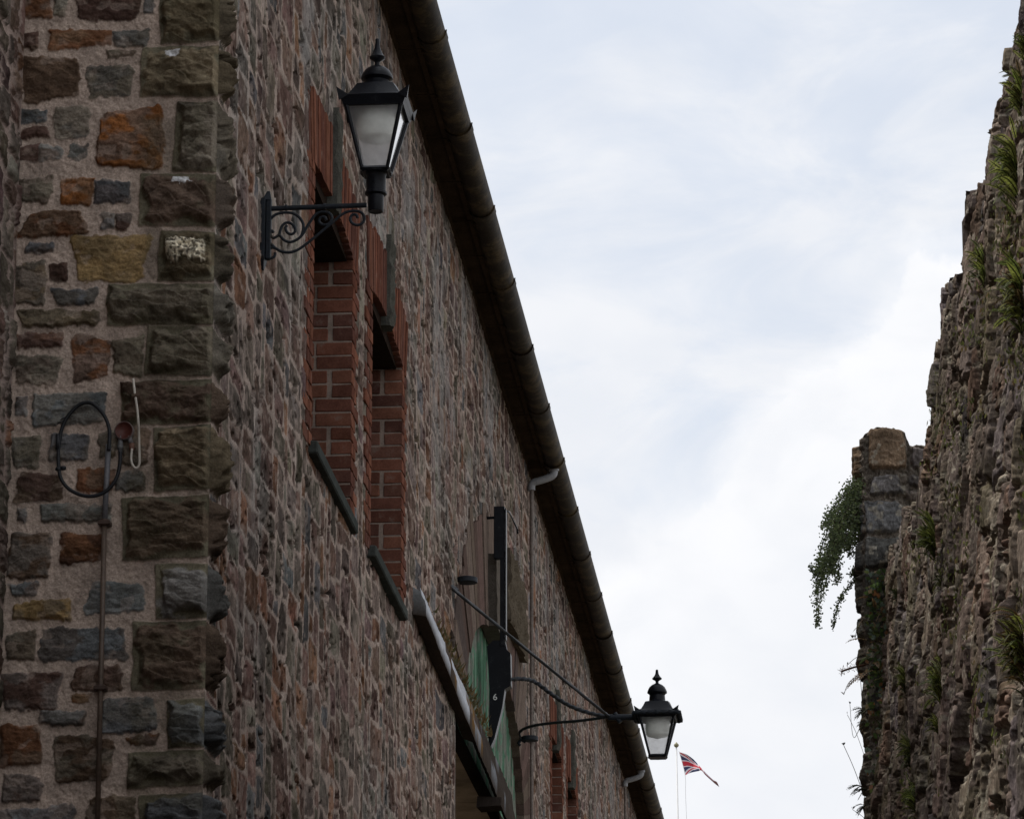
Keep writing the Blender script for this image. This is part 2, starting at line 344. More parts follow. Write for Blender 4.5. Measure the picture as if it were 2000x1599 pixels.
# ================================================================== the stone warehouse
WX = -3.0; YC = 18.1; ZTOP = 11.62; XRET = -3.97; YEND = 74.
house = empty('stone_warehouse', (WX, YC, 0), 'long rubble stone warehouse with brick windows and iron gutter left of the alley', 'building')
WIN = [(21.5, 23.27, 7.68, 9.30), (24.27, 25.98, 7.77, 9.42), (39.35, 40.7, 7.75, 9.55), (41.5, 42.85, 7.75, 9.57)]   # y0, y1, sill, springing
ARY, ARZ, AIN_Y, AIN_Z, AEX_Y, AEX_Z = 33.2, 7.95, 2.75, 1.2, 3.6, 2.2      # loading-door arch: centre, inner and outer half axes
RQ = (.080, .058, .043)
# hand-measured stones of the end face (pixels of the photo) and their stone colours
DB, RU, OR, GR, BG, OL, MA, OG, OC = (.068, .046, .032), (.105, .052, .029), (.16, .066, .024), (.108, .105, .098), (.090, .092, .094), (.098, .078, .052), (.064, .040, .033), (.106, .091, .070), (.155, .105, .05)
FR = [(42, -14, 103, 34, RU), (105, -14, 128, 32, OG), (144, -14, 282, 42, MA), (284, -10, 302, 28, GR), (44, 64, 77, 95, MA), (99, 60, 218, 93, RU), (219, 61, 287, 89, GR), (43, 106, 157, 200, DB),
 (169, 128, 261, 190, OG), (208, 98, 264, 112, OG), (39, 212, 90, 242, BG), (35, 251, 96, 270, MA), (110, 210, 172, 266, OG), (189, 206, 323, 336, OR), (35, 283, 72, 316, MA), (73, 283, 121, 313, GR), (135, 280, 170, 312, GR),
 (30, 347, 100, 398, OG), (117, 350, 183, 400, OR), (183, 352, 256, 399, BG), (39, 415, 172, 461, RU), (197, 417, 224, 446, GR), (224, 415, 256, 450, MA), (55, 474, 105, 490, BG), (137, 460, 296, 550, OC), (28, 510, 88, 598, OL), (98, 518, 126, 547, MA),
 (104, 566, 192, 594, BG), (36, 607, 192, 636, OL), (32, 652, 119, 680, MA), (23, 695, 118, 752, OG), (138, 655, 217, 745, RU), (220, 655, 280, 738, OG), (29, 775, 51, 810, GR), (64, 768, 203, 828, BG), (20, 850, 80, 916, OG), (100, 850, 172, 897, BG),
 (194, 844, 231, 888, OL), (28, 922, 125, 983, MA), (147, 913, 228, 960, RU), (78, 985, 219, 1020, GR), (34, 994, 50, 1016, GR), (14, 1038, 100, 1131, DB), (119, 1041, 200, 1098, RU), (17, 1138, 78, 1162, BG), (166, 1133, 288, 1200, BG), (21, 1170, 137, 1214, OC),
 (15, 1233, 66, 1289, OG), (76, 1227, 248, 1288, BG), (0, 1313, 122, 1386, MA), (143, 1303, 239, 1344, MA), (76, 1386, 163, 1414, GR), (-4, 1412, 84, 1498, RU), (104, 1433, 222, 1529, OG), (195, 1363, 306, 1428, BG), (244, 1433, 314, 1456, RU), (8, 1512, 78, 1563, MA),
 (-6, 1571, 146, 1640, BG), (168, 1551, 264, 1640, DB), (140, 1357, 174, 1366, RU), (236, 840, 292, 905, OG), (225, 918, 285, 962, GR)]
QU = [(312, -30, 432, 84, OL, .16), (275, 90, 430, 190, OL, .17), (341, 198, 430, 337, OG, .30), (272, 340, 428, 444, RQ, .18), (309, 452, 427, 550, OL, .20), (208, 553, 426, 636, OG, .30), (283, 636, 425, 734, OG, .22), (235, 743, 421, 828, RQ, .17),
 (300, 830, 420, 958, OL, .24), (238, 968, 416, 1092, RQ, .20), (303, 1100, 414, 1208, GR, .26), (258, 1212, 413, 1347, RQ, .24), (326, 1364, 412, 1461, BG, .30), (250, 1465, 411, 1536, OG, .26), (272, 1548, 410, 1650, BG, .28)]
def frect(q):
    ym = (q[1]+q[3])/2; xm = (q[0]+q[2])/2
    return (onY(q[0], ym, YC)[0], onY(q[2], ym, YC)[0], onY(xm, q[3], YC)[2], onY(xm, q[1], YC)[2])
fr = [frect(q) for q in FR]; qr = [frect(q) for q in QU]
qr = [(a, WX, c, d) for (a, b, c, d) in qr]; qx = [(a, WX+.03, c, d) for (a, b, c, d) in qr]
rects = np.array(fr+qx)
fcols = [q[4] for q in FR]+[q[4] for q in QU]
FF = Field(rects, cols=fcols, seed=3, joint=(-.012, -.003), base=(.004, .022), facet=.014, mortar=(.42, .335, .28), rock=[0]*len(fr)+[1]*len(qr), rnd=.28, edge=.03, rag=.015)
_rg = np.random.RandomState(77); _c2 = np.array([OL, OG, RU, MA, GR, DB])[_rg.randint(0, 6, len(rects))]; FF.col2 = _c2*_rg.uniform(.8, 1.3, (len(rects), 1)); FF.col2[:len(fr)] = .6*FF.col[:len(fr)]*_rg.uniform(.7, 1.3, (len(fr), 1))+.4*FF.col2[:len(fr)]; FF.col2[len(fr):] = np.array((.098, .088, .062))
FF.joint[len(fr):] = .0; FF.smear = .25; FF.col *= 1.5; FF.col[len(fr):] *= 1.12; FF.col2 *= 1.45
def front_grid(x0, x1, z0, z1, nx, nz):
    x = np.linspace(x0, x1, nx); z = np.linspace(z0, z1, nz); u, v = np.meshgrid(x, z)
    uw = u+(fbm(u*9, v*9, 41, 2)-.5)*.022; vw = v+(fbm(u*9, v*9, 45, 2)-.5)*.022
    k = sstep(-3.30, -3.22, u)*.35; uw = uw*(1-k)+u*k; vw = vw*(1-k)+v*k; k = sstep(-3.07, -3.01, u); uw = uw*(1-k)+u*k; vw = vw*(1-k)+v*k
    best = np.full(u.shape, 9.); ids = np.zeros(u.shape, int)
    for i, (a, b, c, d) in enumerate(rects):
        q = np.maximum(np.abs(uw-(a+b)/2)-(b-a)/2, np.abs(vw-(c+d)/2)-(d-c)/2)
        s = q < best; best = np.where(s, q, best); ids[s] = i
    h, m, c = FF.ev(uw, vw, ids)
    # lichen: pale crusted patch and two white spots; moss stain on the cornerstones
    L_ = onY(365, 495, YC); e = np.maximum(np.abs(u-L_[0])-.095, np.abs(v-L_[2])-.058)+(fbm(u*40, v*40, 77, 3)-.5)*.045
    notch = sstep(.03, .0, np.hypot(u-onY(362, 512, YC)[0], v-onY(362, 516, YC)[2])); e = e+notch*.06
    t = sstep(.006, -.006, e); sp = fbm(u*95, v*95, 78, 3)
    c = c*(1-t[..., None])+np.array((.60, .54, .42))*(.25+1.2*sstep(.35, .65, sp))[..., None]*t[..., None]; h = h+t*(.012+.02*sp)
    for (px, py, rx, rz) in ((340, 108, .036, .026), (357, 356, .042, .020), (428, 985, .0, .0)):
        if rx == 0: continue
        p = onY(px, py, YC); e = np.hypot((u-p[0])/rx, (v-p[2])/rz)+(fbm(u*60, v*60, 79, 3)-.5)*1.1; t = sstep(1.05, .9, e)[..., None]
        c = c*(1-t)+np.array((.62, .62, .63))*t
    mo = (sstep(.46, .6, fbm(u*7, v*7, 81, 4))*sstep(-3.5, -3.3, u)*.4)[..., None]; c = c*(1-mo)+np.array((.095, .085, .055))*(.7+.6*sp[..., None])*mo
    h = np.where(u > WX-.004, 0, h)*sstep(WX, WX-.02, u)*sstep(XRET-.002, XRET+.03, u)
    return np.stack([u, YC-h, v], -1), c
V, C = front_grid(XRET, WX, 4.55, 9.35, 270, 1120)
grid_mesh('end_wall', V, C, [M['wall']], house)
V, C = front_grid(XRET, WX, 0, 4.55, 50, 150); grid_mesh('end_wall', V, C, [M['wall']], house)
V, C = front_grid(XRET, WX, 9.35, ZTOP, 60, 120); grid_mesh('end_wall', V, C, [M['wall']], house)

# long side wall
CELL = .04; ZB = 0.
stamps = [(-.04, q[5], r[2], r[3]) for q, r in zip(QU, qr)]
G1, R1, NS = pack(YEND-YC, ZTOP-ZB, CELL, 5, stamps, wr=(6, 19), hr=(3, 8))
ps = PAL_SIDE
FS = Field(R1, pal=ps, seed=20, joint=(.000, .010), base=(.000, .011), facet=.005, mortar=(.315, .252, .215), mdepth=(.004, .004), rock=[1]*NS+[0]*(len(R1)-NS), rnd=.13, edge=.016, rag=.006); FS.smear = .45; FS.fa = .007; FS.col[NS:] *= 1.12; FS.col2[NS:] *= 1.12
FS.col[:NS] = [q[4] for q in QU]; FS.col2[:NS] = FS.col[:NS]*1.2
def in_arch(Y, Z, ay, az): return (((Y-ARY)/ay)**2+(np.maximum(Z-ARZ, 0)/az)**2 < 1) & (Z > 3)
def side_field(Y, Z):
    u = Y-YC; v = Z-ZB
    k = sstep(.30, .42, u)
    uw = u+k*((fbm(u*2.2, v*2.2, 31, 2)-.5)*.16+(fbm(u*9, v*9, 35, 2)-.5)*.02); vw = v+k*((fbm(u*1.8, v*2.6, 33, 2)-.5)*.13+(fbm(u*9, v*9, 37, 2)-.5)*.022)
    ids = lookup(G1, CELL, uw, vw)
    h, m, c = FS.ev(uw, vw, ids)
    flat = np.ones(Y.shape)
    for (a, b, s, t) in WIN:
        q = np.maximum(np.maximum(a-.22-Y, Y-b-.22), np.maximum(s-.05-Z, Z-t-.52)); flat = flat*sstep(-.02, .05, q)
    pit = sstep(.665, .73, fbm(u*11, v*17, 55, 3))*flat; h = h-.045*pit; c = c*(1-.25*pit[..., None])
    qd = (u < .36); h = np.where(qd & (ids < NS), h*1.0, h)
    h = h*(.15+.85*flat)*sstep(0, .02, u)
    h = h+(fbm(u*.8, v*.8, 39, 2)-.5)*.03*sstep(.3, 1., u)*flat
    # rust and lime streaks down the far bay, dark stain under the gutter
    st = sstep(.55, .72, fbm(u*6, v*.5, 51, 3))*np.exp(-((Y-36.4)/.7)**2)*sstep(9.4, 8.6, Z)*.55
    c = c*(1-st[..., None])+np.array((.16, .085, .035))*st[..., None]
    stain = .80+.42*fbm(u*1.1, v*.45, 57, 4)-.12*sstep(ZTOP-.7, ZTOP-.05, Z)*fbm(u*5, v*.6, 58, 3)*2; c = c*stain[..., None]
    lime = sstep(.57, .68, fbm(u*2.4, v*1.2, 59, 4))*sstep(8.6, 10.2, Z)*.45; c = c*(1-lime[..., None])+np.array((.27, .26, .255))*lime[..., None]
    gr = sstep(.5, .7, fbm(u*1.3, v*1.3, 53, 4))[..., None]*.35; c = c*(1-gr)+c.mean(-1, keepdims=True)*np.array((1.0, 1.02, .98))*gr
    return h, c
def side_grid(ys, tz, zlo, zhi, name='side_wall', holes=True):
    Y = np.repeat(ys[None, :], len(tz), 0); Z = zlo(ys)[None, :]*(1-tz[:, None])+zhi(ys)[None, :]*tz[:, None]
    h, c = side_field(Y, Z)
    V = np.stack([WX+h, Y, Z], -1)
    yc = (Y[:-1, :-1]+Y[1:, 1:])/2; zc = (Z[:-1, :-1]+Z[1:, 1:])/2
    hole = np.zeros(yc.shape, bool)
    for (a, b, s, t) in WIN: hole |= (yc > a) & (yc < b) & (zc > s) & (zc < t+.16)
    hole |= in_arch(yc, zc, AEX_Y-.06, AEX_Z-.06) & (zc > ARZ-.02)
    hole |= (np.abs(yc-ARY) < AEX_Y+.02) & (zc <= ARZ) & (zc > 3)
    return grid_mesh(name, V, c, [M['wall']], house, ~hole)
ys = [YC]
while ys[-1] < 66: ys.append(ys[-1]+.0125*(ys[-1]/18)**1.05)
ys = np.array(ys)
zlo = lambda y: np.minimum(1.6+.158*y, 11.); zhi = lambda y: np.minimum(ZTOP, 1.6+.46*y)
side_grid(ys, np.linspace(0, 1, 640), zlo, zhi)
y2 = np.linspace(YC, 66, 700)
side_grid(y2, np.linspace(0, 1, 120), lambda y: y*0, zlo)
y3 = np.linspace(YC, 23, 120)
side_grid(y3, np.linspace(0, 1, 60), zhi, lambda y: y*0+ZTOP)
y4 = np.linspace(66, YEND, 120); side_grid(y4, np.linspace(0, 1, 180), lambda y: y*0, lambda y: y*0+ZTOP)
# set-back wall nearer the camera (the strip at the left edge of the picture)
G2, R2, _ = pack(16, ZTOP, CELL, 9, wr=(6, 19), hr=(3, 8)); F2 = Field(R2, pal=ps, seed=60, joint=(.001, .012), base=(.002, .022), facet=.012, rnd=.25, rag=.012)
def ret_grid(y0, y1, z0, z1, ny, nz):
    Y, Z = np.meshgrid(np.linspace(y0, y1, ny), np.linspace(z0, z1, nz)); u = Y-4; uw = u+(fbm(u*3.2, Z*3.2, 61, 3)-.5)*.16; vw = Z+(fbm(u*2.6, Z*4, 63, 3)-.5)*.12
    h, m, c = F2.ev(uw, np.maximum(vw, 0), lookup(G2, CELL, uw, vw)); h = h*sstep(YC, YC-.03, Y)
    grid_mesh('set_back_wall', np.stack([XRET+h, Y, Z], -1), c, [M['wall']], house)
ret_grid(16.2, YC, 4.3, 9.3, 130, 800); ret_grid(12.5, 16.2, 0, ZTOP, 200, 1000); ret_grid(4, 12.5, 0, ZTOP, 240, 300); ret_grid(16.2, YC, 0, 4.3, 40, 90); ret_grid(16.2, YC, 9.3, ZTOP, 40, 60)
mb = MB(); mb.box(-12, -3.75, YC+.2, YEND, 0, ZTOP); mb.box(-12, XRET-.12, 4, YC+.3, .001, ZTOP-.002); mb.build('light_block_core', M['dark'], house)  # solid dark core, added so no light leaks in behind the openings
# roof slopes of slate
mb = MB()
def slab(a, b, c, d, t=.06): mb.hexa([a, b, c, d]+[(p[0], p[1], p[2]+t) for p in (a, b, c, d)], (.08, .08, .085))
slab((-2.70, YC-.1, 11.73), (-2.70, YEND, 11.73), (-7.6, YEND, 15.1), (-7.6, YC-.1, 15.1)); slab((-12.3, YC-.1, 11.7), (-12.3, YEND, 11.7), (-7.602, YEND, 15.1), (-7.602, YC-.1, 15.1)); slab((-3.95, 4, 11.72), (-3.95, YC-.12, 11.72), (-7.6, YC-.12, 14.2), (-7.6, 4, 14.2))
mb.build('roof', M['slate'], house)

# eaves: boards, gutter, brackets, outlets
mb = MB()
mb.box(-3.02, -2.86, YC-.05, YEND, ZTOP-.02, ZTOP+.03); mb.box(-2.859, -2.82, YC-.05, YEND, ZTOP-.045, ZTOP+.15); mb.box(-3.03, -2.98, YC-.05, YEND, ZTOP-.085, ZTOP-.021)
mb.build('eave_board', M['soffit'], house)
GX, GZ, GRr = -2.735, ZTOP+.005, .098
mb = MB(); n = 14
ang = [math.pi+math.pi*k/n for k in range(n+1)]
def gut(y0, y1, r, mbx):
    vs = []
    for y in (y0, y1):
        for rr in (r, r-.008):
            for a in ang: vs.append((GX+rr*math.cos(a), y, GZ+rr*math.sin(a)))
    k = n+1; fs = []
    for i in range(n): fs += [(i, i+1, 2*k+i+1, 2*k+i), (k+i, 3*k+i, 3*k+i+1, k+i+1), (i, k+i, k+i+1, i+1), (2*k+i, 2*k+i+1, 3*k+i+1, 3*k+i)]
    fs += [(0, 2*k, 3*k, k), (n, k+n, 3*k+n, 2*k+n)]
    mbx.add(vs, fs, (.5, .5, .5), True)
y = YC-.05; k = 0
LENGTHS = []
while y < YEND:
    y1 = min(y+1.83, YEND); LENGTHS.append((y, y1)); y = y1
for (a, b) in LENGTHS:
    dz = random.uniform(-.004, .004); GZ += dz; gut(a, b-.001, GRr, mb); gut(a-.07, a+.07, GRr+.006, mb); gut(a-.085, a-.07, GRr+.011, mb); GZ -= dz
gutter = mb.build('gutter', M['gutter'], house, sharp=40)
for (a, b) in LENGTHS[:22]:
    for o in (.12, 1.02):
        mb = MB(); yy = a+o+random.uniform(-.05, .05)
        mb.box(-2.995, -2.815, yy, yy+.010, ZTOP-.052, ZTOP-.044); mb.box(-2.822, -2.80, yy, yy+.010, ZTOP-.08, ZTOP-.0445)
        mb.build('gutter_bracket', M['soffit'], gutter)
for (pw, po, drop) in (((1040, 965), (1092, 925), True), ((1222, 1505), (1250, 1478), True)):
    w = onX(*pw, WX+.06); Yd = w[1]
    dp = MB()
    path = smooth_path([(GX, Yd, GZ-.08), (GX, Yd, GZ-.125), (GX-.012, Yd, GZ-.155), (GX-.05, Yd, GZ-.178), (WX+.13, Yd, GZ-.205), (WX+.075, Yd, GZ-.22), (WX+.05, Yd, GZ-.25), (WX+.05, Yd, GZ-.30)], 5)
    dp.tube(path, .036, 12); dp.tube([(GX, Yd, GZ-.08), (GX, Yd, GZ-.115)], .048, 12);d2 = MB(); d2.tube([(WX+.05, Yd, GZ-.29), (WX+.045, Yd, .2)], .017, 10)
    for q in range(6): d2.tube([(WX+.05, Yd, 10.7-1.8*q), (WX+.05, Yd, 10.75-1.8*q)], .023, 10)
    dpo = dp.build('downpipe', M['zinc'], house, sharp=50); d2.build('pipe_shaft', M['drain'], dpo, sharp=50)

# brick slit windows
def bcol():
    b = random.choice([(.150, .062, .042), (.125, .053, .038), (.172, .075, .05), (.105, .049, .038), (.135, .064, .047)]); k = random.uniform(.8, 1.15); return tuple(c*k for c in b)
MORT = (.27, .21, .175)
for wi, (a, b, s, t) in enumerate(WIN):
    X0, X1 = WX+.012, WX-.42; ch = .0905; far = wi > 1
    pm = MB(); pm.box(WX-.46, WX-.425, a-.12, b+.12, s-.05, t+.2); w = pm.build('window', M['pane'], house)
    for side in (1, -1):
        mb = MB(); yo = b if side == 1 else a
        m0, m1_ = (b+.006, b+.13) if side == 1 else (a-.13, a-.006)
        mb.box(X1, X0-.010, m0, m1_, s-.06, t+.03, MORT)                 # mortar bed behind the bricks
        z = s-.05; row = 0
        while z < t+.04:
            z1 = z+ch-.012
            d0, d1 = (yo, yo+.105) if side == 1 else (yo-.105, yo)
            if row % 4 in (1, 2): segs = [(X0, X0-.125), (X0-.155, X0-.30), (X0-.32, X1)]
            else: segs = [(X0, X0-.225), (X0-.24, X1)]
            for (p, q) in segs: mb.box(q, p, d0, d1, z+random.uniform(-.002, .002), z1, bcol(), .003, .004)
            ln = .085 if row % 2 else .20                                 # face bricks of the jamb, long and short by turns
            e0, e1 = (yo+.117, yo+.117+ln) if side == 1 else (yo-.117-ln, yo-.117)
            mb.box(WX-.08, X0-.003+random.uniform(-.004, .004), e0, e1, z, z1, bcol(), .003, .004)
            z += ch; row += 1
        mb.build('brick_jamb', M['brick'], w)
    # flat brick arch, slightly cambered, stone key
    am = MB(); kc = (a+b)/2; n = int((b-a+.44)/.088); rise = .085 if not far else .05
    camber = lambda yy: t+rise*(1-((yy-kc)/((b-a)/2+.13))**2)
    for i in range(n):
        y0 = a-.22+i*.088; yc = y0+.038
        if abs(yc-kc) < .15: continue
        z0 = camber(yc); hh = .43-.02*(i % 2)+random.uniform(-.01, .01) if not far else .40
        lean = (yc-kc)*.10
        x0, x1 = WX-.30, X0+random.uniform(-.004, .006)
        p = [(x0, y0, z0), (x1, y0, z0), (x1, y0+.077, z0), (x0, y0+.077, z0)]; p += [(q[0], q[1]+lean, q[2]+hh) for q in p]
        am.hexa(p, bcol())
    am.box(WX-.31, WX+.004, a-.22, b+.22, t+.12, t+.40, MORT); tl_ = MB(); tl_.box(WX-.42, WX-.03, a+.001, b-.001, t+.012, t+.118, (.03, .022, .018), .004); tl_.build('soffit_shade_lintel', M['timber'], w)  # dark timber lintel plank, added to deepen the shade under the arch
    am.build('brick_arch', M['brick'], w)
    km = MB(); zk = t+rise-.05
    nz_, ny_ = 14, 8
    P = []
    for i in range(nz_+1):
        f = i/nz_; hw = .075+.035*f
        for j in range(ny_+1):
            yy = kc+(j/ny_*2-1)*hw; zz = zk+.62*f
            P.append((X0+.022+.05*(fbm(np.array(yy*20), np.array(zz*20), 91+wi, 3)-.3)+(0 if 0 < j < ny_ and 0 < i < nz_ else -.012), yy, zz))
    fs = [(i*(ny_+1)+j, i*(ny_+1)+j+1, (i+1)*(ny_+1)+j+1, (i+1)*(ny_+1)+j) for i in range(nz_) for j in range(ny_)]
    km.add(P, fs, (.072, .070, .060), False)
    o = len(km.v); bot = P[:ny_+1]; L0 = [P[i*(ny_+1)] for i in range(nz_+1)]; R0 = [P[i*(ny_+1)+ny_] for i in range(nz_+1)]
    for ln in (bot, L0, R0):
        m_ = len(ln); km.add(ln+[(WX-.3, p[1], p[2]) for p in ln], [(i, i+1, m_+i+1, m_+i) for i in range(m_-1)], (.085, .085, .075))
    km.build('keystone', M['wall'], w)
    sm = MB(); sm.box(WX-.40, WX+.055, a-.05, b+.04, s-.095, s-.02, bev=.008); sm.build('sill', M['sillwood'], w)

# loading door: voussoir ring, green boarded tympanum, canopy, tan ceiling
mb = MB(); nv = 38
for k in range(nv):
    a0, a1 = math.pi-math.pi*k/nv-.001, math.pi-math.pi*(k+1)/nv+.001
    pr = random.uniform(-.004, .012); ex = random.uniform(-.12, .14)
    def P(a, i): return (ARY+(AIN_Y, AEX_Y+ex)[i]*math.cos(a), ARZ+(AIN_Z, AEX_Z+ex)[i]*math.sin(a))
    q = [P(a0, 0), P(a0, 1), P(a1, 1), P(a1, 0)]
    col = random.choice([(.135, .092, .08), (.115, .085, .072), (.13, .10, .08), (.095, .075, .068), (.155, .12, .10), (.10, .07, .06)])
    mb.hexa([(WX-.30, y, z) for y, z in q]+[(WX+.012+pr, y, z) for y, z in q], col)
m_ = 30
for k in range(m_):
    a0, a1 = math.pi*k/m_, math.pi*(k+1)/m_
    q = [(ARY+r*c_*math.cos(a), ARZ+r2*math.sin(a)) for (r, c_, r2, a) in ((AIN_Y, 1.01, AIN_Z*1.01, a0), (AEX_Y, 1, AEX_Z, a0), (AEX_Y, 1, AEX_Z, a1), (AIN_Y, 1.01, AIN_Z*1.01, a1))]
    mb.hexa([(WX-.28, y, z) for y, z in q]+[(WX-.002, y, z) for y, z in q], MORT)
arch = mb.build('door_arch', M['wall'], house)
# jambs of the opening below the springing
for (y0, y1) in ((ARY-AEX_Y-.03, ARY-AEX_Y+.13), (ARY+AEX_Y-.13, ARY+AEX_Y+.03)):
    mb = MB(); mb.box(WX-.7, WX+.006, y0, y1, 3, ARZ-.001, (.19, .165, .15), bev=.01); mb.build('door_jamb', M['wall'], house)
# green boards
yy = np.linspace(ARY-AIN_Y-.02, ARY+AIN_Y+.02, 420); tt = np.linspace(0, 1, 60)
top = ARZ+AIN_Z*np.sqrt(np.clip(1-((yy-ARY)/(AIN_Y+.02))**2, 0, 1))+.0
Z = 7.84*(1-tt[:, None])+top[None, :]*tt[:, None]; Y = np.repeat(yy[None, :], 60, 0)
bw = .27; fb = (Y/bw) % 1; gro = sstep(.0, .16, fb)*sstep(1., .84, fb)
gx = .035*gro+.006*np.sin(fb*math.pi*4)+(fbm(Y*30, Z*3, 95, 3)-.5)*.012
flake = sstep(.44, .52, fbm(Y*7, Z*7, 96, 4)+.10*np.clip((ARZ+.4-Z), -.5, 1))[..., None]
bc = vn(np.floor(Y/bw)*3.7, Y*0+.5, 97)[..., None]
gcol = np.array((.085, .175, .115))*(.75+.5*bc)*(.8+.4*fbm(Y*40, Z*5, 98, 3))[..., None]
pale = sstep(.5, .7, fbm(Y*25, Z*2.2, 99, 3))[..., None]*.5; gcol = gcol*(1-pale)+np.array((.22, .36, .27))*pale
wood = np.array((.21, .20, .18))*(.6+.7*fbm(Y*35, Z*4, 100, 3))[..., None]
cc_ = (gcol*(1-flake*.75)+wood*flake*.75)*(.35+.65*gro[..., None])
grid_mesh('green_boarding', np.stack([WX-.095+gx, Y, Z], -1), cc_, [M['timber']], house)
# canopy: moulded cornice board with pale flaking lead, backing board, end bracket
CN = MB(); y0c, y1c = 26.78, 35.0
prof = [(WX+.0, 7.895), (WX+.095, 7.88), (WX+.095, 7.955), (WX+.085, 7.99), (WX+.062, 8.03), (WX+.05, 8.09), (WX+.05, 8.06), (WX+.0, 8.09)]; y1c = 34.2
nyc = 150; npf = len(prof); vs = []; cs = []
for i in range(nyc+1):
    yv = y0c+(y1c-y0c)*i/nyc
    sag = .012*math.sin(i*.21)+.008*math.sin(i*.057+1)
    for j, (x, z) in enumerate(prof):
        if j == 0 and yv > 30.4: x = WX+.062
        if j == npf-1 and yv > 30.4: x = WX+.03
        vs.append((x+random.uniform(-.002, .002), yv, z+sag*.5-(.043*(yv-y0c)*max(0, (8.15-z)/.27))+(0 if yv < 30.6 else -.004*math.sin(i*1.7))))
npf = len(prof)
fs = [(i*npf+j, i*npf+(j+1) % npf, (i+1)*npf+(j+1) % npf, (i+1)*npf+j) for i in range(nyc) for j in range(npf)]+[tuple(range(npf)), tuple(nyc*npf+j for j in range(npf))[::-1]]
CN.add(vs, fs, (.3, .3, .3))
WHT, BRN, GRY, ORG = np.array((.46, .48, .52)), np.array((.075, .060, .050)), np.array((.20, .215, .225)), np.array((.16, .095, .04))
for k, p in enumerate(CN.v):
    j = k % npf; yv = p[1]; nz_ = float(fbm(np.array(yv*2.3), np.array(p[2]*9), 111, 3))
    if yv < y0c+.02: c = GRY*1.0
    elif yv < 28.3+nz_*.6: c = WHT*(.75+.4*nz_)
    elif yv < 28.95: c = ORG if nz_ > .42 else BRN
    elif yv < 29.75+nz_*.5: c = WHT*.95
    elif yv < 31.0: c = WHT*.5 if nz_ > .60 else ORG if nz_ > .46 else np.array((.085, .07, .062))
    else: c = (np.array((.058, .048, .042)) if nz_ < .70 else WHT*.4)
    if j in (0, 1): c = BRN*.7
    CN.c[k] = tuple(c)
CN.build('door_canopy', M['paint'], house)
mb = MB(); mb.box(WX-.13, WX-.05, ARY-AEX_Y+.14, ARY+AEX_Y-.14, 7.79, 7.85, (.035, .028, .024)); mb.build('door_lintel', M['timber'], house)
mb = MB(); mb.box(WX-.05, WX+.135, 32.1, 32.32, 7.53, 7.61, (.04, .032, .028), .01); mb.build('canopy_bracket', M['timber'], house)
mb = MB()
for (p_, q_) in ((29.75, 31.3), (31.312, 33.3), (33.312, 36.6)): mb.box(WX-.74, WX-.131, p_, q_, 7.79, 7.81)
mb.build('door_ceiling', M['tan'], house)
# moss and dry weeds along the top of the canopy
mb = MB()
for k in range(420):
    yv = random.uniform(27.2, 32.6); dens = math.exp(-((yv-29.3)/.9)**2)+.6*math.exp(-((yv-31.2)/.8)**2)+.12
    if random.random() > dens: continue
    b = np.array((WX+random.uniform(.01, .06), yv, 8.10+random.uniform(0, .05))); hgt = random.uniform(.02, .09)
    d = np.array((random.uniform(-.03, .05), random.uniform(-.05, .05), hgt)); w = np.array((.006, .006, 0))*random.uniform(.6, 2)
    mb.add([b-w, b+w, b+d], [(0, 1, 2)], random.choice([(.12, .075, .025), (.08, .075, .03), (.15, .10, .04)]))
tag(mb.build('canopy_moss', M['leaf'], house), None, kind='stuff')
# projecting hood stone above the door, and key block
def rough_block(x0, x1, y0, y1, z0, z1, col, name, seed, n=26, amp=.03, bow=0.):
    mb = MB(); 
    def face(f, nu, nv):
        P = []; 
        for i in range(nu+1):
            for j in range(nv+1):
                p = np.array(f(i/nu, j/nv)); e = (float(fbm(np.array(p[0]*9+p[1]*7), np.array(p[2]*9+p[1]*3), seed, 4))-.5)*2*amp
                d = np.array((x1-x0 > 0, (p[1]-(y0+y1)/2)/(y1-y0), (p[2]-(z0+z1)/2)/(z1-z0)))
                P.append(p+e*np.array((1, d[1], d[2])))
        mb.add(P, [(i*(nv+1)+j, i*(nv+1)+j+1, (i+1)*(nv+1)+j+1, (i+1)*(nv+1)+j) for i in range(nu) for j in range(nv)], col)
    face(lambda a, b: (x1, y0+(y1-y0)*a, z0+(z1-z0)*b), n, n); face(lambda a, b: (x0+(x1-x0)*a, y0, z0+(z1-z0)*b), 8, n)
    face(lambda a, b: (x0+(x1-x0)*a, y1, z0+(z1-z0)*b), 8, n); face(lambda a, b: (x0+(x1-x0)*a, y0+(y1-y0)*b, z0), 8, n); face(lambda a, b: (x0+(x1-x0)*a, y0+(y1-y0)*b, z1), 8, n)
    return mb.build(name, M['wall'], house)
rough_block(WX-.05, WX+.075, 33.75, 35.5, 9.48, 10.12, (.095, .078, .058), 'hood_stone', 120, amp=.035)
rough_block(WX-.05, WX+.085, 32.35, 33.3, 9.10, 9.72, (.12, .105, .09), 'door_keystone', 124, amp=.012)

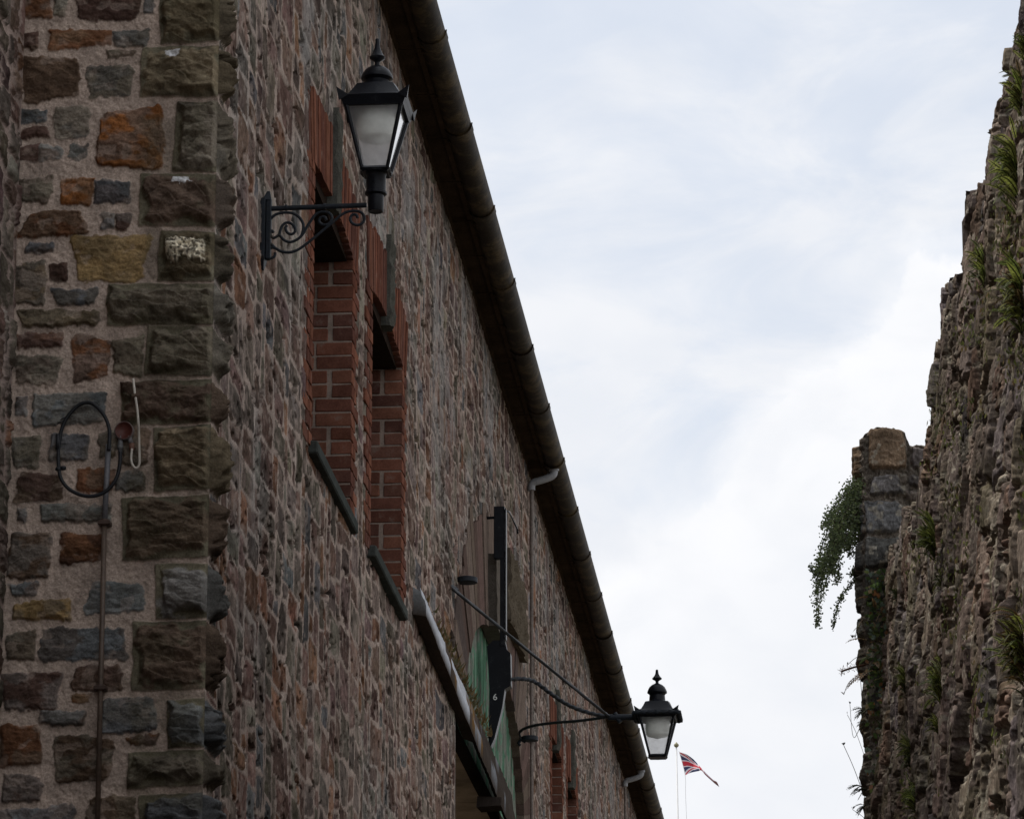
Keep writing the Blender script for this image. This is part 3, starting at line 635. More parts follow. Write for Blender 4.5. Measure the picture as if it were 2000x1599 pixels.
# ================================================================== wall lamps
def frame_bar(mb, a, b, w, n=4):
    mb.tube([a, b], w, n)
def lantern(root, c, zf, z_eave, parts_socket=True):
    """square tapered lantern; c = centre x,y ; zf = heights"""
    x, y = c; a = .178; b = .066; g = .150
    zt, zb = zf['glass_top'], zf['glass_bot']; ze = zf['eave']
    ir = M['iron']
    fm = MB()
    cor = [(-1, -1), (1, -1), (1, 1), (-1, 1)]
    for (sx, sy) in cor: fm.tube([(x+sx*g, y+sy*g, zt+.02), (x+sx*b, y+sy*b, zb)], [.0125, .0105], 6)
    for k in range(4):
        p, q = cor[k], cor[(k+1) % 4]
        fm.tube([(x+p[0]*b, y+p[1]*b, zb), (x+q[0]*b, y+q[1]*b, zb)], .014, 4); fm.tube([(x+p[0]*g, y+p[1]*g, zt+.012), (x+q[0]*g, y+q[1]*g, zt+.012)], .018, 4)
        # deep outer eave trough
        P0 = [(x+p[0]*a, y+p[1]*a, ze), (x+q[0]*a, y+q[1]*a, ze)]
        I0 = [(x+p[0]*(a-.022), y+p[1]*(a-.022), ze-.048), (x+q[0]*(a-.022), y+q[1]*(a-.022), ze-.048)]
        I1 = [(x+p[0]*(a-.05), y+p[1]*(a-.05), ze-.05), (x+q[0]*(a-.05), y+q[1]*(a-.05), ze-.05)]; I2 = [(x+p[0]*(a-.03), y+p[1]*(a-.03), ze+.008), (x+q[0]*(a-.03), y+q[1]*(a-.03), ze+.008)]
        fm.add([P0[0], P0[1], I0[1], I0[0], I1[1], I1[0], I2[1], I2[0]], [(0, 1, 2, 3), (3, 2, 4, 5), (5, 4, 6, 7), (7, 6, 1, 0)])
        sx, sy = p      # little ear at each corner
        e = np.array((x+sx*a, y+sy*a, ze)); fm.add([e+np.array((0, 0, -.03)), e+np.array((-sx*.05, 0, 0)), e+np.array((0, -sy*.05, 0)), e+np.array((sx*.014, sy*.014, .042)), e+np.array((-sx*.03, -sy*.03, .0))], [(0, 1, 3), (0, 3, 2), (1, 4, 3), (2, 3, 4)])
    fm.lathe([(b*1.25, zb-.012), (b*1.3, zb-.004), (b*.6, zb-.002)], (x, y, 0), 16)
    fm.build('lantern_frame', ir, root, sharp=35)
    for k in range(4):
        p, q = cor[k], cor[(k+1) % 4]; gm = MB(); i1, i2 = g-.006, b-.003
        gm.add([(x+p[0]*i1, y+p[1]*i1, zt+.01), (x+q[0]*i1, y+q[1]*i1, zt+.01), (x+q[0]*i2, y+q[1]*i2, zb), (x+p[0]*i2, y+p[1]*i2, zb)], [(0, 1, 2, 3)])
        gm.build('glass_pane', M['glass'], root)
    rm = MB()
    # roof: square at the eave blending into a round drum
    n = 32; rings = []
    for (f, r, z) in ((0, a-.005, ze+.004), (.25, a*.80, ze+.026), (.5, a*.62, zf['roof_top']-.012), (1., .078, zf['roof_top']), (1., .070, zf['roof_top']+.01), (1, .066, zf['drum_top'])):
        R_ = []
        for k in range(n):
            t = 2*math.pi*k/n+math.pi/4; sq = r/max(abs(math.cos(t)), abs(math.sin(t))); rr = sq*(1-f)+r*f; R_.append((x+rr*math.cos(t), y+rr*math.sin(t), z))
        rings.append(R_)
    vs = sum(rings, []); m = len(rings)
    rm.add(vs, [(i*n+k, i*n+(k+1) % n, (i+1)*n+(k+1) % n, (i+1)*n+k) for i in range(m-1) for k in range(n)], smooth=True)
    zd = zf['dome_rim']; zt2 = zf['dome_top']
    H = zt2-zd
    rm.lathe([(.060, zf['drum_top']-.004), (.074, zd-.010), (.084, zd-.004), (.085, zd+.004), (.078, zd+H*.3), (.066, zd+H*.58), (.047, zd+H*.8), (.024, zd+H*.95), (.016, zt2)], (x, y, 0), 28)
    rm.build('lantern_roof', ir, root, sharp=32)
    fb = MB(); zb_, zp = zf['bulge'], zf['tip']
    fb.lathe([(.016, zt2-.005), (.0125, zt2+(zb_-zt2)*.35), (.017, zt2+(zb_-zt2)*.55), (.040, zb_-.004), (.042, zb_+.004), (.034, zb_+.012), (.023, zb_+(zp-zb_)*.32), (.0145, zb_+(zp-zb_)*.55), (.0115, zb_+(zp-zb_)*.8), (.011, zp-.004), (.006, zp)], (x, y, 0), 20)
    fb.build('finial', ir, root, sharp=50)
    bm = MB(); h = zt-zb
    bm.lathe([(.10, zt-.01), (.105, zt-h*.25), (.098, zt-h*.42), (.088, zt-h*.46)], (x, y, 0), 20); bm.build('reflector', M['bulb'], root)
    bm = MB(); bm.lathe([(.028, zt-h*.15), (.045, zt-h*.32), (.048, zt-h*.42), (.036, zt-h*.5), (.012, zt-h*.53)], (x, y, 0), 16); bm.build('lamp_bulb', M['bulb'], root)
YL = 19.62; cl = onY(735, 300, YL); XL = cl[0]
zz = lambda py, dy=0: onY(735, py, YL+dy)[2]
ZF = dict(tip=zz(76), bulge=zz(114), dome_top=zz(129), dome_rim=zz(154), drum_top=zz(160), roof_top=zz(170), eave=zz(183, -.178), glass_top=zz(199, -.15), glass_bot=zz(328, -.066))
lamp1 = empty('wall_lamp', (WX, YL, zz(450)), 'nearer black lantern on a scrolled iron wall bracket beside the tall brick window', 'wall lamp', 'black lanterns along the alley')
lantern(lamp1, (XL, YL), ZF, None)
sm = MB(); zb = ZF['glass_bot']; z1, z2 = zz(382), zz(414)
sm.lathe([(.048, z1), (.058, z1+.006), (.058, z1+.016), (.052, z1+.02), (.052, zb-.02), (.058, zb-.012)], (XL, YL, 0), 24); sm.lathe([(.018, z2+.004), (.038, z2), (.041, z2+.006), (.042, z1+.01)], (XL, YL, 0), 24)
sm.lathe([(.004, 0), (.004, .004)], (XL-.003, YL-.054, zz(362)), 8)
sm.build('lamp_socket', M['iron'], lamp1, sharp=40)
S = 8.696
def bz(zx, zy): return onY(500+zx/S, 370+zy/S, YL)
br = MB()
br.tube([bz(180, 330), bz(1880, 268)], .0135, 12)
for xx in (205, 510, 1165): br.tube([bz(xx-22, 329-xx*.033), bz(xx+22, 328-xx*.033)], .0165, 12)
for pts in ([(190, 1060), (235, 1000), (320, 995), (420, 1050), (560, 1070), (700, 1030), (850, 930), (1000, 810), (1150, 685), (1300, 560), (1420, 455), (1540, 385), (1680, 365), (1790, 395), (1838, 470), (1825, 550), (1760, 600), (1680, 600), (1612, 550), (1602, 480), (1640, 432), (1700, 432), (1728, 485)],
            [(1190, 525), (1165, 470), (1095, 480), (1070, 540), (1110, 592), (1190, 602), (1262, 562), (1290, 480), (1250, 410), (1170, 382), (1070, 392), (1000, 440), (930, 535), (860, 645), (790, 765), (700, 850), (580, 895), (480, 862), (420, 800), (385, 780), (300, 825), (245, 765), (265, 700), (300, 735)],
            [(205, 560), (260, 490), (340, 425), (470, 395), (620, 405), (735, 475), (800, 585), (800, 690), (770, 790)],
            [(395, 780), (415, 690), (450, 612), (520, 565), (600, 580), (655, 640), (660, 720), (600, 762), (530, 730), (500, 650), (530, 610)],
            [(185, 840), (260, 930), (330, 1000)], [(160, 1160), (240, 1172), (310, 1140), (325, 1075)]):
    br.tube([np.array(p)+np.array((0, 0, 0)) for p in smooth_path([bz(*p) for p in pts], 5)], .0078, 8)
br.build('lamp_bracket', M['iron_old'], lamp1, sharp=50)
bp = MB(); pz = lambda q: bz(120, q)[2]
bp.box(WX-.02, WX+.016, YL-.055, YL+.055, pz(1180), pz(200)); bp.box(WX+.0165, WX+.045, YL-.02, YL+.02, pz(1200), pz(180), bev=.005)
bp.hexa([(WX-.02, YL-.055, pz(1181)), (WX+.016, YL-.055, pz(1181)), (WX+.016, YL+.055, pz(1181)), (WX-.02, YL+.055, pz(1181)), (WX-.02, YL-.008, pz(1370)), (WX+.01, YL-.008, pz(1370)), (WX+.01, YL+.008, pz(1370)), (WX-.02, YL+.008, pz(1370))])
bp.hexa([(WX+.0, YL-.03, pz(199)), (WX+.045, YL-.02, pz(199)), (WX+.045, YL+.02, pz(199)), (WX+.0, YL+.03, pz(199)), (WX+.02, YL-.006, pz(40)), (WX+.035, YL-.006, pz(40)), (WX+.035, YL+.006, pz(40)), (WX+.02, YL+.006, pz(40))])
bp.build('back_plate', M['iron_old'], lamp1)

# far lamp on a tall iron post with three stays
YF = 33.5; XF = onY(1284, 1400, YF)[0]; wz = lambda py, dy=0: onY(1284, py, YF+dy)[2]
ZG = dict(tip=wz(1307), bulge=wz(1325), dome_top=wz(1334), dome_rim=wz(1352), drum_top=wz(1358), roof_top=wz(1370), eave=wz(1386, -.178), glass_top=wz(1396, -.15), glass_bot=wz(1474, -.066))
lamp2 = empty('wall_lamp', (WX, YF, wz(1450)), 'farther black lantern hung on a long twisted arm with two stays over the loading door', 'wall lamp', 'black lanterns along the alley')
lantern(lamp2, (XF, YF), ZG, None)
fz = lambda px, py, y=YF: onY(px, py, y)
am = MB()
arm = smooth_path([fz(985, 1327, 32.25), fz(1020, 1325, 32.4), fz(1045, 1331, 32.6), fz(1075, 1353, 32.8), fz(1110, 1376, 33.05), fz(1150, 1391, 33.3), fz(1190, 1399), fz(1238, 1401)], 16)
am.tube(arm, .016, 12, lobes=3, amp=.28, twist=70)
am.tube([fz(1188, 1400), fz(1226, 1400)], .026, 10); am.tube([fz(1200, 1392), fz(1212, 1410)], .02, 8)
ez = ZG['eave']-.02; q = .192
ring = [(XF-q, YF-q, ez), (XF+q, YF-q, ez), (XF+q, YF+q, ez), (XF-q, YF+q, ez)]
for k in range(4):
    a_, b_ = np.array(ring[k]), np.array(ring[(k+1) % 4]); pts = [a_+(b_-a_)*t for t in np.linspace(0, 1, 25)]
    am.tube(pts, .017, 9, lobes=3, amp=.35, twist=110)
am.tube([fz(1226, 1400), (XF-q, YF, ez)], .028, 8)
am.build('lamp_arm', M['iron_old'], lamp2, sharp=60)
collar = fz(1190, 1399)
for (path, disk, yk, ry) in (([onX(893, 1152, WX+.03), onX(897, 1160, WX+.05), collar], (912, 1133), 29.95, .082), ([onY(1026, 1449, 35.3), onY(1015, 1438, 35.28), onY(1018, 1426, 35.2), onY(1040, 1417, 35.0), onY(1080, 1411, 34.6), onY(1130, 1407, 34.0), collar], (1035, 1442), 35.3, .075)):
    st = MB(); P = smooth_path(path, 24)
    st.tube(P, .0125, 10, lobes=3, amp=.2, twist=90)
    d = onY(*disk, yk); st.lathe([(ry*.8, -.022), (ry, -.018), (ry, .018), (ry*.85, .022)], d, 20)
    st.tube([(d[0]-ry, d[1], d[2]), (d[0]-ry-.03, d[1], d[2]-.04), path[0] if yk < 30 else (d[0]-ry-.01, d[1], d[2]-.06)], .014, 8)
    st.tube([(d[0], d[1], d[2]), (WX-.03, d[1]+.02, d[2]+.01)], .018, 8)
    st.build('lamp_stay', M['iron_old'], lamp2, sharp=60)
po = MB(); YP = 32.22; g = lambda px, py: fz(px, py, YP)
po.box(g(965, 1040)[0], g(986, 1040)[0], YP-.03, YP+.03, g(975, 1092)[2], g(975, 990)[2], bev=.004); po.box(g(977, 1170)[0], g(986, 1170)[0], YP-.028, YP+.028, g(975, 1262)[2], g(975, 1091)[2], bev=.003)
po.box(g(987, 1100)[0], g(989, 1100)[0], YP-.04, YP+.06, g(975, 1250)[2], g(975, 995)[2], bev=.001)
po.tube([g(986, 996), fz(995, 1000, 32.6), fz(1010, 1032, 33.6), fz(1011, 1042, 33.6)], .008, 6); po.tube([g(975, 1010), (WX-.02, YP+.02, g(975, 1010)[2])], .012, 6)
po.build('lamp_post', M['iron'], lamp2)
pl = MB()
out = [(951, 1262), (963, 1250), (986, 1250), (990, 1268), (997, 1275), (998, 1338), (986, 1345), (981, 1380), (966, 1440), (959, 1456), (954, 1450), (956, 1345)]
A = [fz(px, py, 32.2) for px, py in out]; B = [p+np.array((0, .12, 0)) for p in A]; n = len(A)
pl.add(A+B, [tuple(range(n))[::-1], tuple(range(n, 2*n))]+[(i, (i+1) % n, n+(i+1) % n, n+i) for i in range(n)])
pl.build('post_foot_plate', M['iron'], lamp2)
cu = bpy.data.curves.new('digit', 'FONT'); cu.body = '6'; cu.size = .075; cu.extrude = .001; cu.align_x = 'CENTER'; cu.align_y = 'CENTER'
tmp = bpy.data.objects.new('digit', cu); COL.objects.link(tmp); bpy.context.view_layer.update()
me = bpy.data.meshes.new_from_object(tmp.evaluated_get(bpy.context.evaluated_depsgraph_get())); bpy.data.objects.remove(tmp)
p = fz(967, 1361, 32.195)
for v in me.vertices: v.co = Vector((v.co.x+p[0], p[1]-v.co.z*.5, v.co.y+p[2]))
me.materials.clear(); link('painted_number', me, lamp2, [M['white']])

# ================================================================== cables on the end wall
YW = YC-.035
cz = lambda px, py, o=0.: onY(px, py, YW-o)
cond = empty('cable_conduit', tuple(onY(190, 1599, YC)), 'grey and brown conduit pipe with a loop of black cable on the stone pier', 'cable conduit')
m1 = MB(); m1.tube([cz(212, 868), cz(204, 1020)], .0135, 12, (.13, .13, .14)); m1.build('conduit_pipe', M['conduit'], cond)
m1 = MB(); m1.tube([cz(204, 1020), cz(190, 1620)], .0125, 12, (.10, .072, .055)); m1.tube([cz(190, 1620), onY(180, 2400, YW)], .0125, 12, (.10, .072, .055)); m1.build('conduit_pipe', M['conduit'], cond)
for (px, py) in ((204, 1021), (196, 1343)):
    m1 = MB(); c = cz(px, py); m1.box(c[0]-.030, c[0]+.030, c[1]-.02, YC+.01, c[2]-.011, c[2]+.011, (.05, .03, .022), bev=.004); m1.tube([c+np.array((0, 0, -.016)), c+np.array((0, 0, .016))], .02, 10, (.05, .03, .022)); m1.build('pipe_clip', M['conduit'], cond)
m1 = MB()
loop = [(212, 880), (214, 845), (208, 820), (195, 800), (178, 787), (160, 788), (143, 800), (127, 822), (118, 848), (114, 880), (115, 915), (121, 938), (138, 957), (165, 968), (190, 967), (212, 955), (228, 932), (234, 905), (235, 882)]
m1.tube(smooth_path([cz(x, y, .012) for x, y in loop], 6), .0092, 10)
for (a_, b_) in (((113, 848), (113, 878)), ((110, 914), (118, 918))): m1.tube([cz(*a_, .012), cz(*b_, .012)], .0115, 10)
m1.tube([cz(133, 811, .01), cz(118, 820, .02)], .003, 6); m1.tube([cz(128, 818, .01), cz(112, 828, .02)], .003, 6)
m1.tube([cz(118, 914, .0), cz(126, 914, .02)], .011, 8)
m1.build('cable_loop', M['cable'], cond)
jb = empty('junction_box', tuple(onY(243, 842, YC)), 'small round rusty junction box with a white cable tail on the stone pier', 'junction box')
m1 = MB(); c = cz(243, 842); n = 20
ringsY = [(.040, .02), (.046, -.0), (.046, -.03), (.040, -.034), (.038, -.026), (.0, -.024)]
vs = [(c[0]+r*math.cos(2*math.pi*k/n), YC+.01+0*r+(o-.03), c[2]+r*math.sin(2*math.pi*k/n)) for (r, o) in ringsY for k in range(n)]
m1.add(vs, [(i*n+k, i*n+(k+1) % n, (i+1)*n+(k+1) % n, (i+1)*n+k) for i in range(5) for k in range(n)], (.15, .13, .125), True)
for k in range(3*n, 6*n): m1.c[k] = (.075, .022, .016)
m1.build('box_body', M['conduit'], jb)
m1 = MB(); m1.tube([cz(236, 852), cz(235, 884)], .0115, 10, (.14, .14, .145)); m1.tube([cz(235, 868), cz(235, 878)], .015, 6, (.12, .12, .12)); m1.tube([cz(252, 852), cz(257, 868)], .012, 10, (.15, .14, .14)); m1.tube([cz(257, 866), cz(258, 880)], .0145, 6, (.16, .085, .06)); m1.build('cable_gland', M['conduit'], jb)
m1 = MB(); m1.tube(smooth_path([cz(258, 876, .01), cz(256, 895, .012), cz(259, 908, .014), cz(266, 914, .014), (cz(272, 906, .014)), cz(272, 880, .02), cz(271, 845, .04), cz(270, 825, .062), cz(268, 800, .07), cz(263, 765, .07), cz(260, 740, .06)], 6), .0062, 8); m1.build('white_cable', M['whitecable'], jb)

# ================================================================== ruined wall on the right
YJ = 22.0
_j0, _j1 = onY(1716, 1599, YJ), onY(1752, 1050, YJ)
def XW(Y, z): return _j0[0]+(_j1[0]-_j0[0])*(z-_j0[2])/(_j1[2]-_j0[2])+(YJ-Y)*.0615
def onW(px, py, out=0.):
    d = ray(px, py); lo, hi = 5., 40.
    t = lambda y: (EYE+d*(y/d[1]))
    for _ in range(50):
        m = (lo+hi)/2; p = t(m)
        if p[0] < XW(m, p[2])-out: lo = m
        else: hi = m
    return t((lo+hi)/2)
crest_px = [(2060, -260), (2030, -120), (2004, 20), (1992, 85), (1984, 100), (1978, 160), (1962, 175), (1955, 245), (1942, 268), (1936, 340), (1905, 372), (1900, 470), (1885, 535), (1860, 562), (1856, 655), (1835, 668), (1833, 760), (1832, 868), (1812, 900), (1806, 985), (1775, 990), (1768, 1060), (1752, 1065)]
cp = [onW(*p) for p in crest_px]; cY = np.array([p[1] for p in cp]); cZ = np.array([p[2] for p in cp])
for i in range(1, len(cY)): cY[i] = max(cY[i], cY[i-1]+.012)
ruin = empty('ruined_wall', (1, 16, 0), 'tall battered ruined rubble wall with a broken crest and ferns on the right of the alley', 'wall')
G3, R3, _ = pack(22, 12, CELL, 21, wr=(6, 20), hr=(3, 14))
F3 = Field(R3, pal=PAL_RUIN, seed=200, joint=(.002, .014), base=(-.003, .026), facet=.008, mortar=(.175, .145, .113), mdepth=(-.016, .022), rnd=.24, edge=.025, rag=.012)
F3.smear = .4; F3.fs = (55, 11); F3.fa = .012; F3.col2 = F3.col*np.random.RandomState(9).uniform(.7, 1.25, (len(F3.col), 1))
def crestz(Y): return np.interp(Y, cY, cZ, left=cZ[0], right=cZ[-1])
def ruin_grid(y0, y1, ny, nz, zl, name='ruin_face'):
    ys = np.linspace(y0, y1, ny); t = np.linspace(0, 1, nz); T = t[:, None]
    zc = crestz(ys)+(fbm(ys*9, ys*0, 210, 3)-.5)*.06
    Z = zl(ys)[None, :]*(1-T)+zc[None, :]*T; Y = np.repeat(ys[None, :], nz, 0); u = Y-4
    uw = u+(fbm(u*2., Z*2., 211, 2)-.5)*.2+(fbm(u*9, Z*5, 212, 2)-.5)*.04; vw = Z+(fbm(u*2.2, Z*2.4, 213, 2)-.5)*.2
    h, m, c = F3.ev(uw, vw, lookup(G3, CELL, uw, vw))
    h = h+.022+(fbm(u*1.6, Z*1.6, 215, 3)-.5)*.08+(fbm(u*6, Z*3, 216, 3)-.5)*.05+(fbm(u*30, Z*7, 217, 4)-.5)*.018
    hol = sstep(.69, .75, fbm(u*5, Z*9, 219, 3)); h = h-.07*hol
    li = sstep(.60, .68, fbm(u*26, Z*26, 221, 3))[..., None]*sstep(.35, .6, fbm(u*3, Z*3, 222, 2))[..., None]*.75; c = c*(1-li)+np.array((.42, .38, .31))*li
    ms = sstep(.52, .68, fbm(u*4, Z*4, 223, 4))[..., None]*.35; c = c*(1-ms)+np.array((.085, .08, .035))*ms
    V = np.stack([XW(Y, Z)-h, Y, Z], -1)
    # broken top turning back into the thickness of the wall
    top = [V]; tc_ = [c]; base = V[-1].copy()
    for k in range(1, 13):
        f = k/12; w = base.copy(); w[:, 0] = base[:, 0]+.65*f; w[:, 2] = base[:, 2]+.07*math.sin(f*math.pi)*(.3+fbm(ys*14, ys*0+f*9, 225, 3))-.02*f-.05*(fbm(ys*30, ys*0+f*20, 226, 2)); top.append(w[None]); tc_.append(c[-1][None]*.9)
    w = base.copy(); w[:, 0] += .66; w[:, 2] = 0; top.append(w[None]); tc_.append(c[-1][None])
    grid_mesh(name, np.concatenate(top, 0), np.concatenate(tc_, 0), [M['ruin']], ruin)
ruin_grid(12.6, 22.05, 900, 760, lambda y: 1.6+.155*y)
Yl, Zl = np.meshgrid(np.linspace(12.6, 22.05, 160), np.linspace(0, 1, 60)); Zl = Zl*(1.62+.155*Yl)
h, m, c = F3.ev(Yl-4, Zl, lookup(G3, CELL, Yl-4, Zl)); grid_mesh('ruin_face', np.stack([XW(Yl, Zl)-h-.0, Yl, Zl], -1), c, [M['ruin']], ruin)
def ruin_near():
    Y, Z = np.meshgrid(np.linspace(3.5, 12.6, 140), np.linspace(0, 7.9, 120)); h, m, c = F3.ev(np.maximum(Y-4, 0), Z, lookup(G3, CELL, np.maximum(Y-4, 0), Z))
    V = np.stack([XW(Y, Z)-h, Y, Z], -1); w = V[-1:].copy(); w[..., 0] += .65; w2 = w.copy(); w2[..., 2] = 0
    grid_mesh('ruin_face', np.concatenate([V, w, w2], 0), np.concatenate([c, c[-1:], c[-1:]], 0), [M['ruin']], ruin)
ruin_near()
# end pillar whose face looks back down the alley
PS = [(1693, 836, 1772, 918, (.16, .115, .08), 1), (1778, 872, 1840, 918, (.105, .09, .085), 0), (1693, 926, 1768, 968, (.085, .083, .08), 1), (1776, 926, 1802, 950, (.09, .08, .075), 0), (1804, 922, 1850, 975, (.11, .10, .085), 0), (1690, 976, 1762, 1042, (.075, .075, .077), 1), (1766, 955, 1802, 980, (.12, .105, .09), 0),
      (1768, 984, 1850, 1050, (.10, .085, .075), 0), (1690, 1048, 1762, 1110, (.07, .067, .064), 1), (1690, 1116, 1745, 1180, (.075, .07, .06), 0), (1690, 1186, 1760, 1245, (.07, .068, .06), 1), (1690, 1250, 1740, 1310, (.08, .07, .055), 0), (1690, 1316, 1760, 1385, (.07, .066, .06), 1), (1690, 1390, 1745, 1450, (.085, .07, .05), 0), (1690, 1455, 1760, 1530, (.075, .067, .055), 1), (1690, 1536, 1745, 1610, (.08, .07, .06), 0), (1690, 1616, 1760, 1700, (.07, .066, .06), 1)]
XP0 = onY(1687, 1200, YJ)[0]
def prect(q):
    ym = (q[1]+q[3])/2; xm = (q[0]+q[2])/2; return (onY(q[0], ym, YJ)[0], onY(q[2], ym, YJ)[0], onY(xm, q[3], YJ)[2], onY(xm, q[1], YJ)[2])
pr = np.array([prect(q) for q in PS]); pr[pr[:, 0] < XP0+.03, 0] = XP0+.004
FP = Field(pr, cols=[q[4] for q in PS], seed=240, joint=(.0, .004), base=(.015, .04), facet=.02, mortar=(.17, .145, .12), mdepth=(-.012, .03), rnd=.22, edge=.035, rag=.012)
FP.smear = 0.; FP.col *= 1.5; FP.col2 = FP.col*.8
tp = [(XP0-.01, onY(1690, 860, YJ)[2]), (onY(1697, 845, YJ)[0], onY(1697, 842, YJ)[2]), (onY(1715, 835, YJ)[0], onY(1715, 834, YJ)[2]), (onY(1755, 838, YJ)[0], onY(1755, 838, YJ)[2]), (onY(1770, 848, YJ)[0], onY(1770, 846, YJ)[2]), (onY(1776, 868, YJ)[0], onY(1775, 871, YJ)[2]), (onY(1800, 872, YJ)[0], onY(1800, 869, YJ)[2]), (onY(1850, 872, YJ)[0], onY(1850, 873, YJ)[2])]
TH = .62; su = np.concatenate([np.linspace(-TH, 0, 90), np.linspace(0, .75, 190)[1:]])
def pillar(zl, name, nz, cap):
    t = np.linspace(0, 1, nz)[:, None]; xs = np.maximum(su, 0)+XP0
    zt = np.interp(xs, [p[0] for p in tp], [p[1] for p in tp])+(vn(su*40, su*0, 250)-.5)*.01 if cap else np.full(su.shape, 4.9)
    Z = zl*(1-t)+zt[None]*t; U = np.repeat(su[None], nz, 0); X = U+XP0
    uw = X+(fbm(X*9, Z*9, 251, 2)-.5)*.02; vw = Z+(fbm(X*9, Z*9, 253, 2)-.5)*.02
    best = np.full(U.shape, 9.); ids = np.zeros(U.shape, int)
    Xm = np.where(U < 0, XP0+np.abs(U)*.35, uw)
    for i, (a, b, c, d) in enumerate(pr):
        q = np.maximum(np.abs(Xm-(a+b)/2)-(b-a)/2, np.abs(vw-(c+d)/2)-(d-c)/2); s = q < best; best = np.where(s, q, best); ids[s] = i
    h, m, c = FP.ev(Xm, vw, ids)
    li = sstep(.62, .70, fbm(X*30, Z*30, 255, 3))[..., None]*.6; c = c*(1-li)+np.array((.34, .31, .25))*li
    ch = .025                                         # rounded corner
    fx = np.where(U < 0, -h, 0)+np.where(np.abs(U) < ch, (ch-np.abs(U))*.35, 0); fy = np.where(U >= 0, -h, 0)+np.where(np.abs(U) < ch, (ch-np.abs(U))*.35, 0)
    wob = (fbm(Z*5, Z*0+U*.5, 257, 4)-.5)*.05
    V = np.stack([np.maximum(U, 0)+XP0+fx+wob*(U < .3), YJ+np.maximum(-U, 0)+fy, Z], -1)
    if cap:
        top = V[-1]; ctr = np.stack([np.maximum(top[:, 0], XP0+.05), np.full(len(top), YJ+TH/2), top[:, 2]], -1)
        rows = [V]+[(top*(1-f)+np.stack([top[:, 0], np.full(len(top), YJ+TH), top[:, 2]], -1)*f+np.array((0, 0, g)))[None] for f, g in ((.06, .012), (.2, .018), (.5, .02), (.8, .015), (1., 0))]
        V = np.concatenate(rows, 0); c = np.concatenate([c]+[c[-1:]]*5, 0)
    grid_mesh(name, V, c, [M['ruin']], ruin)
pillar(4.9, 'end_pillar', 520, True); pillar(0., 'end_pillar', 80, False)
mb = MB(); mb.box(XP0+.02, 1.6, YJ+.10, YJ+TH-.02, 0, tp[-1][1]-.06, (.08, .07, .06)); mb.build('pillar_core', M['ruin'], ruin)

# ================================================================== plants on the ruin
GREENS = [(.22, .25, .055), (.17, .22, .05), (.28, .30, .09), (.13, .17, .04), (.24, .25, .07)]
def frond(mb, base, d, length, droop, col, w=.2, n=20, tipc=None):
    d = np.array(d, float); d /= np.linalg.norm(d); p = np.array(base, float); step = length/n
    side = np.cross(d, np.array((0, 0, 1.))); ns = np.linalg.norm(side); side = side/ns if ns > .05 else np.array((1., 0, 0))
    roll = random.uniform(-.9, .9); spine = [p.copy()]
    for i in range(n):
        d = d+np.array((0, 0, -droop/n)); d /= np.linalg.norm(d); p = p+d*step; spine.append(p.copy())
    mb.tube(spine[::3]+[spine[-1]], [.0018]*len(spine[::3])+[.0008], 4, (.05, .045, .02), False)
    up = np.cross(side, d); s2 = side*math.cos(roll)+up*math.sin(roll)
    for i in range(2, n+1):
        f = i/n; ln = length*w*(math.sin(math.pi*(f*.86+.10))**.8); fwd = (spine[i]-spine[i-1])
        for sg in (-1, 1):
            t = spine[i]+s2*sg*ln+fwd*1.1+np.array((0, 0, -ln*random.uniform(0, .3))); b = spine[i]; mid = (b+t)/2
            k = random.uniform(.75, 1.25); c = tuple(q*k for q in (tipc if tipc and f > .6 else col))
            mb.add([b, mid+fwd*.55, t, mid-fwd*.45], [(0, 1, 2, 3)], c)
def fern(px, py, size, n, label, spread=1., brown=0., up=.5, group='ferns rooted in the ruined wall', out=.0, w=.115, cols=GREENS, surf=None):
    b = surf if surf is not None else onW(px, py, .065)
    mb = MB()
    for k in range(int(n*2.1)):
        a = random.uniform(-1.3, 1.3)*spread; e = random.uniform(-.3, 1.)*.9
        d = (-.18-random.random()*.5, math.sin(a)*.8-.15, up+.15+e*.6)
        col = random.choice(cols) if random.random() > brown else random.choice([(.13, .075, .025), (.10, .07, .03)])
        o = np.array((0, random.uniform(-1, 1)*.9, random.gauss(0, .38)))*size*.55
        frond(mb, np.array(b)+o, d, size*random.uniform(.28, .66), random.uniform(.3, 2.2), col, w)
    # short leafy cushion at the crown
    o = mb.build('fern_plant', M['leaf'])
    return tag(o, label, 'fern', group)
fern(1985, 345, .22, 60, 'big bright green fern high on the ruined wall at the right edge of the photo', up=.75)
fern(1922, 525, .16, 26, 'dark little fern sticking out past the ruined wall crest against the sky', up=.7)
fern(1996, 590, .22, 64, 'large half browned fern below the big bright green one on the ruined wall', brown=.25, up=.65)
fern(1995, 195, .17, 26, 'thin olive fern near the top of the ruined wall under its highest stones', brown=.15, up=.6)
fern(2000, 95, .10, 12, 'tiny fern sprig on the topmost stones of the ruined wall', up=.6)
fern(1826, 1065, .20, 44, 'fresh yellow green fern where the ruined wall meets the end pillar', up=.85, cols=[(.13, .15, .035), (.10, .125, .03), (.075, .10, .025)])
fern(1838, 1140, .09, 12, 'small pale fern just below the fresh yellow green one beside the pillar', up=.2, cols=[(.15, .16, .05)])
fern(1998, 1280, .21, 66, 'broad dark fern with brown fronds at the right edge low on the ruined wall', brown=.35, up=.45)
fern(1838, 1345, .17, 42, 'upright mid green fern in a wall hollow left of the broad dark fern', up=.8)
fern(1768, 1335, .14, 26, 'narrow light green fern close to the pillar foliage on the ruined wall', up=.9, cols=[(.12, .14, .035)])
fern(1832, 1420, .10, 16, 'small fern under the upright mid green one on the ruined wall', up=.5)
fern(1778, 1470, .15, 34, 'yellowish straggling fern low beside the pillar', up=.3, cols=[(.13, .14, .04), (.09, .11, .03)])
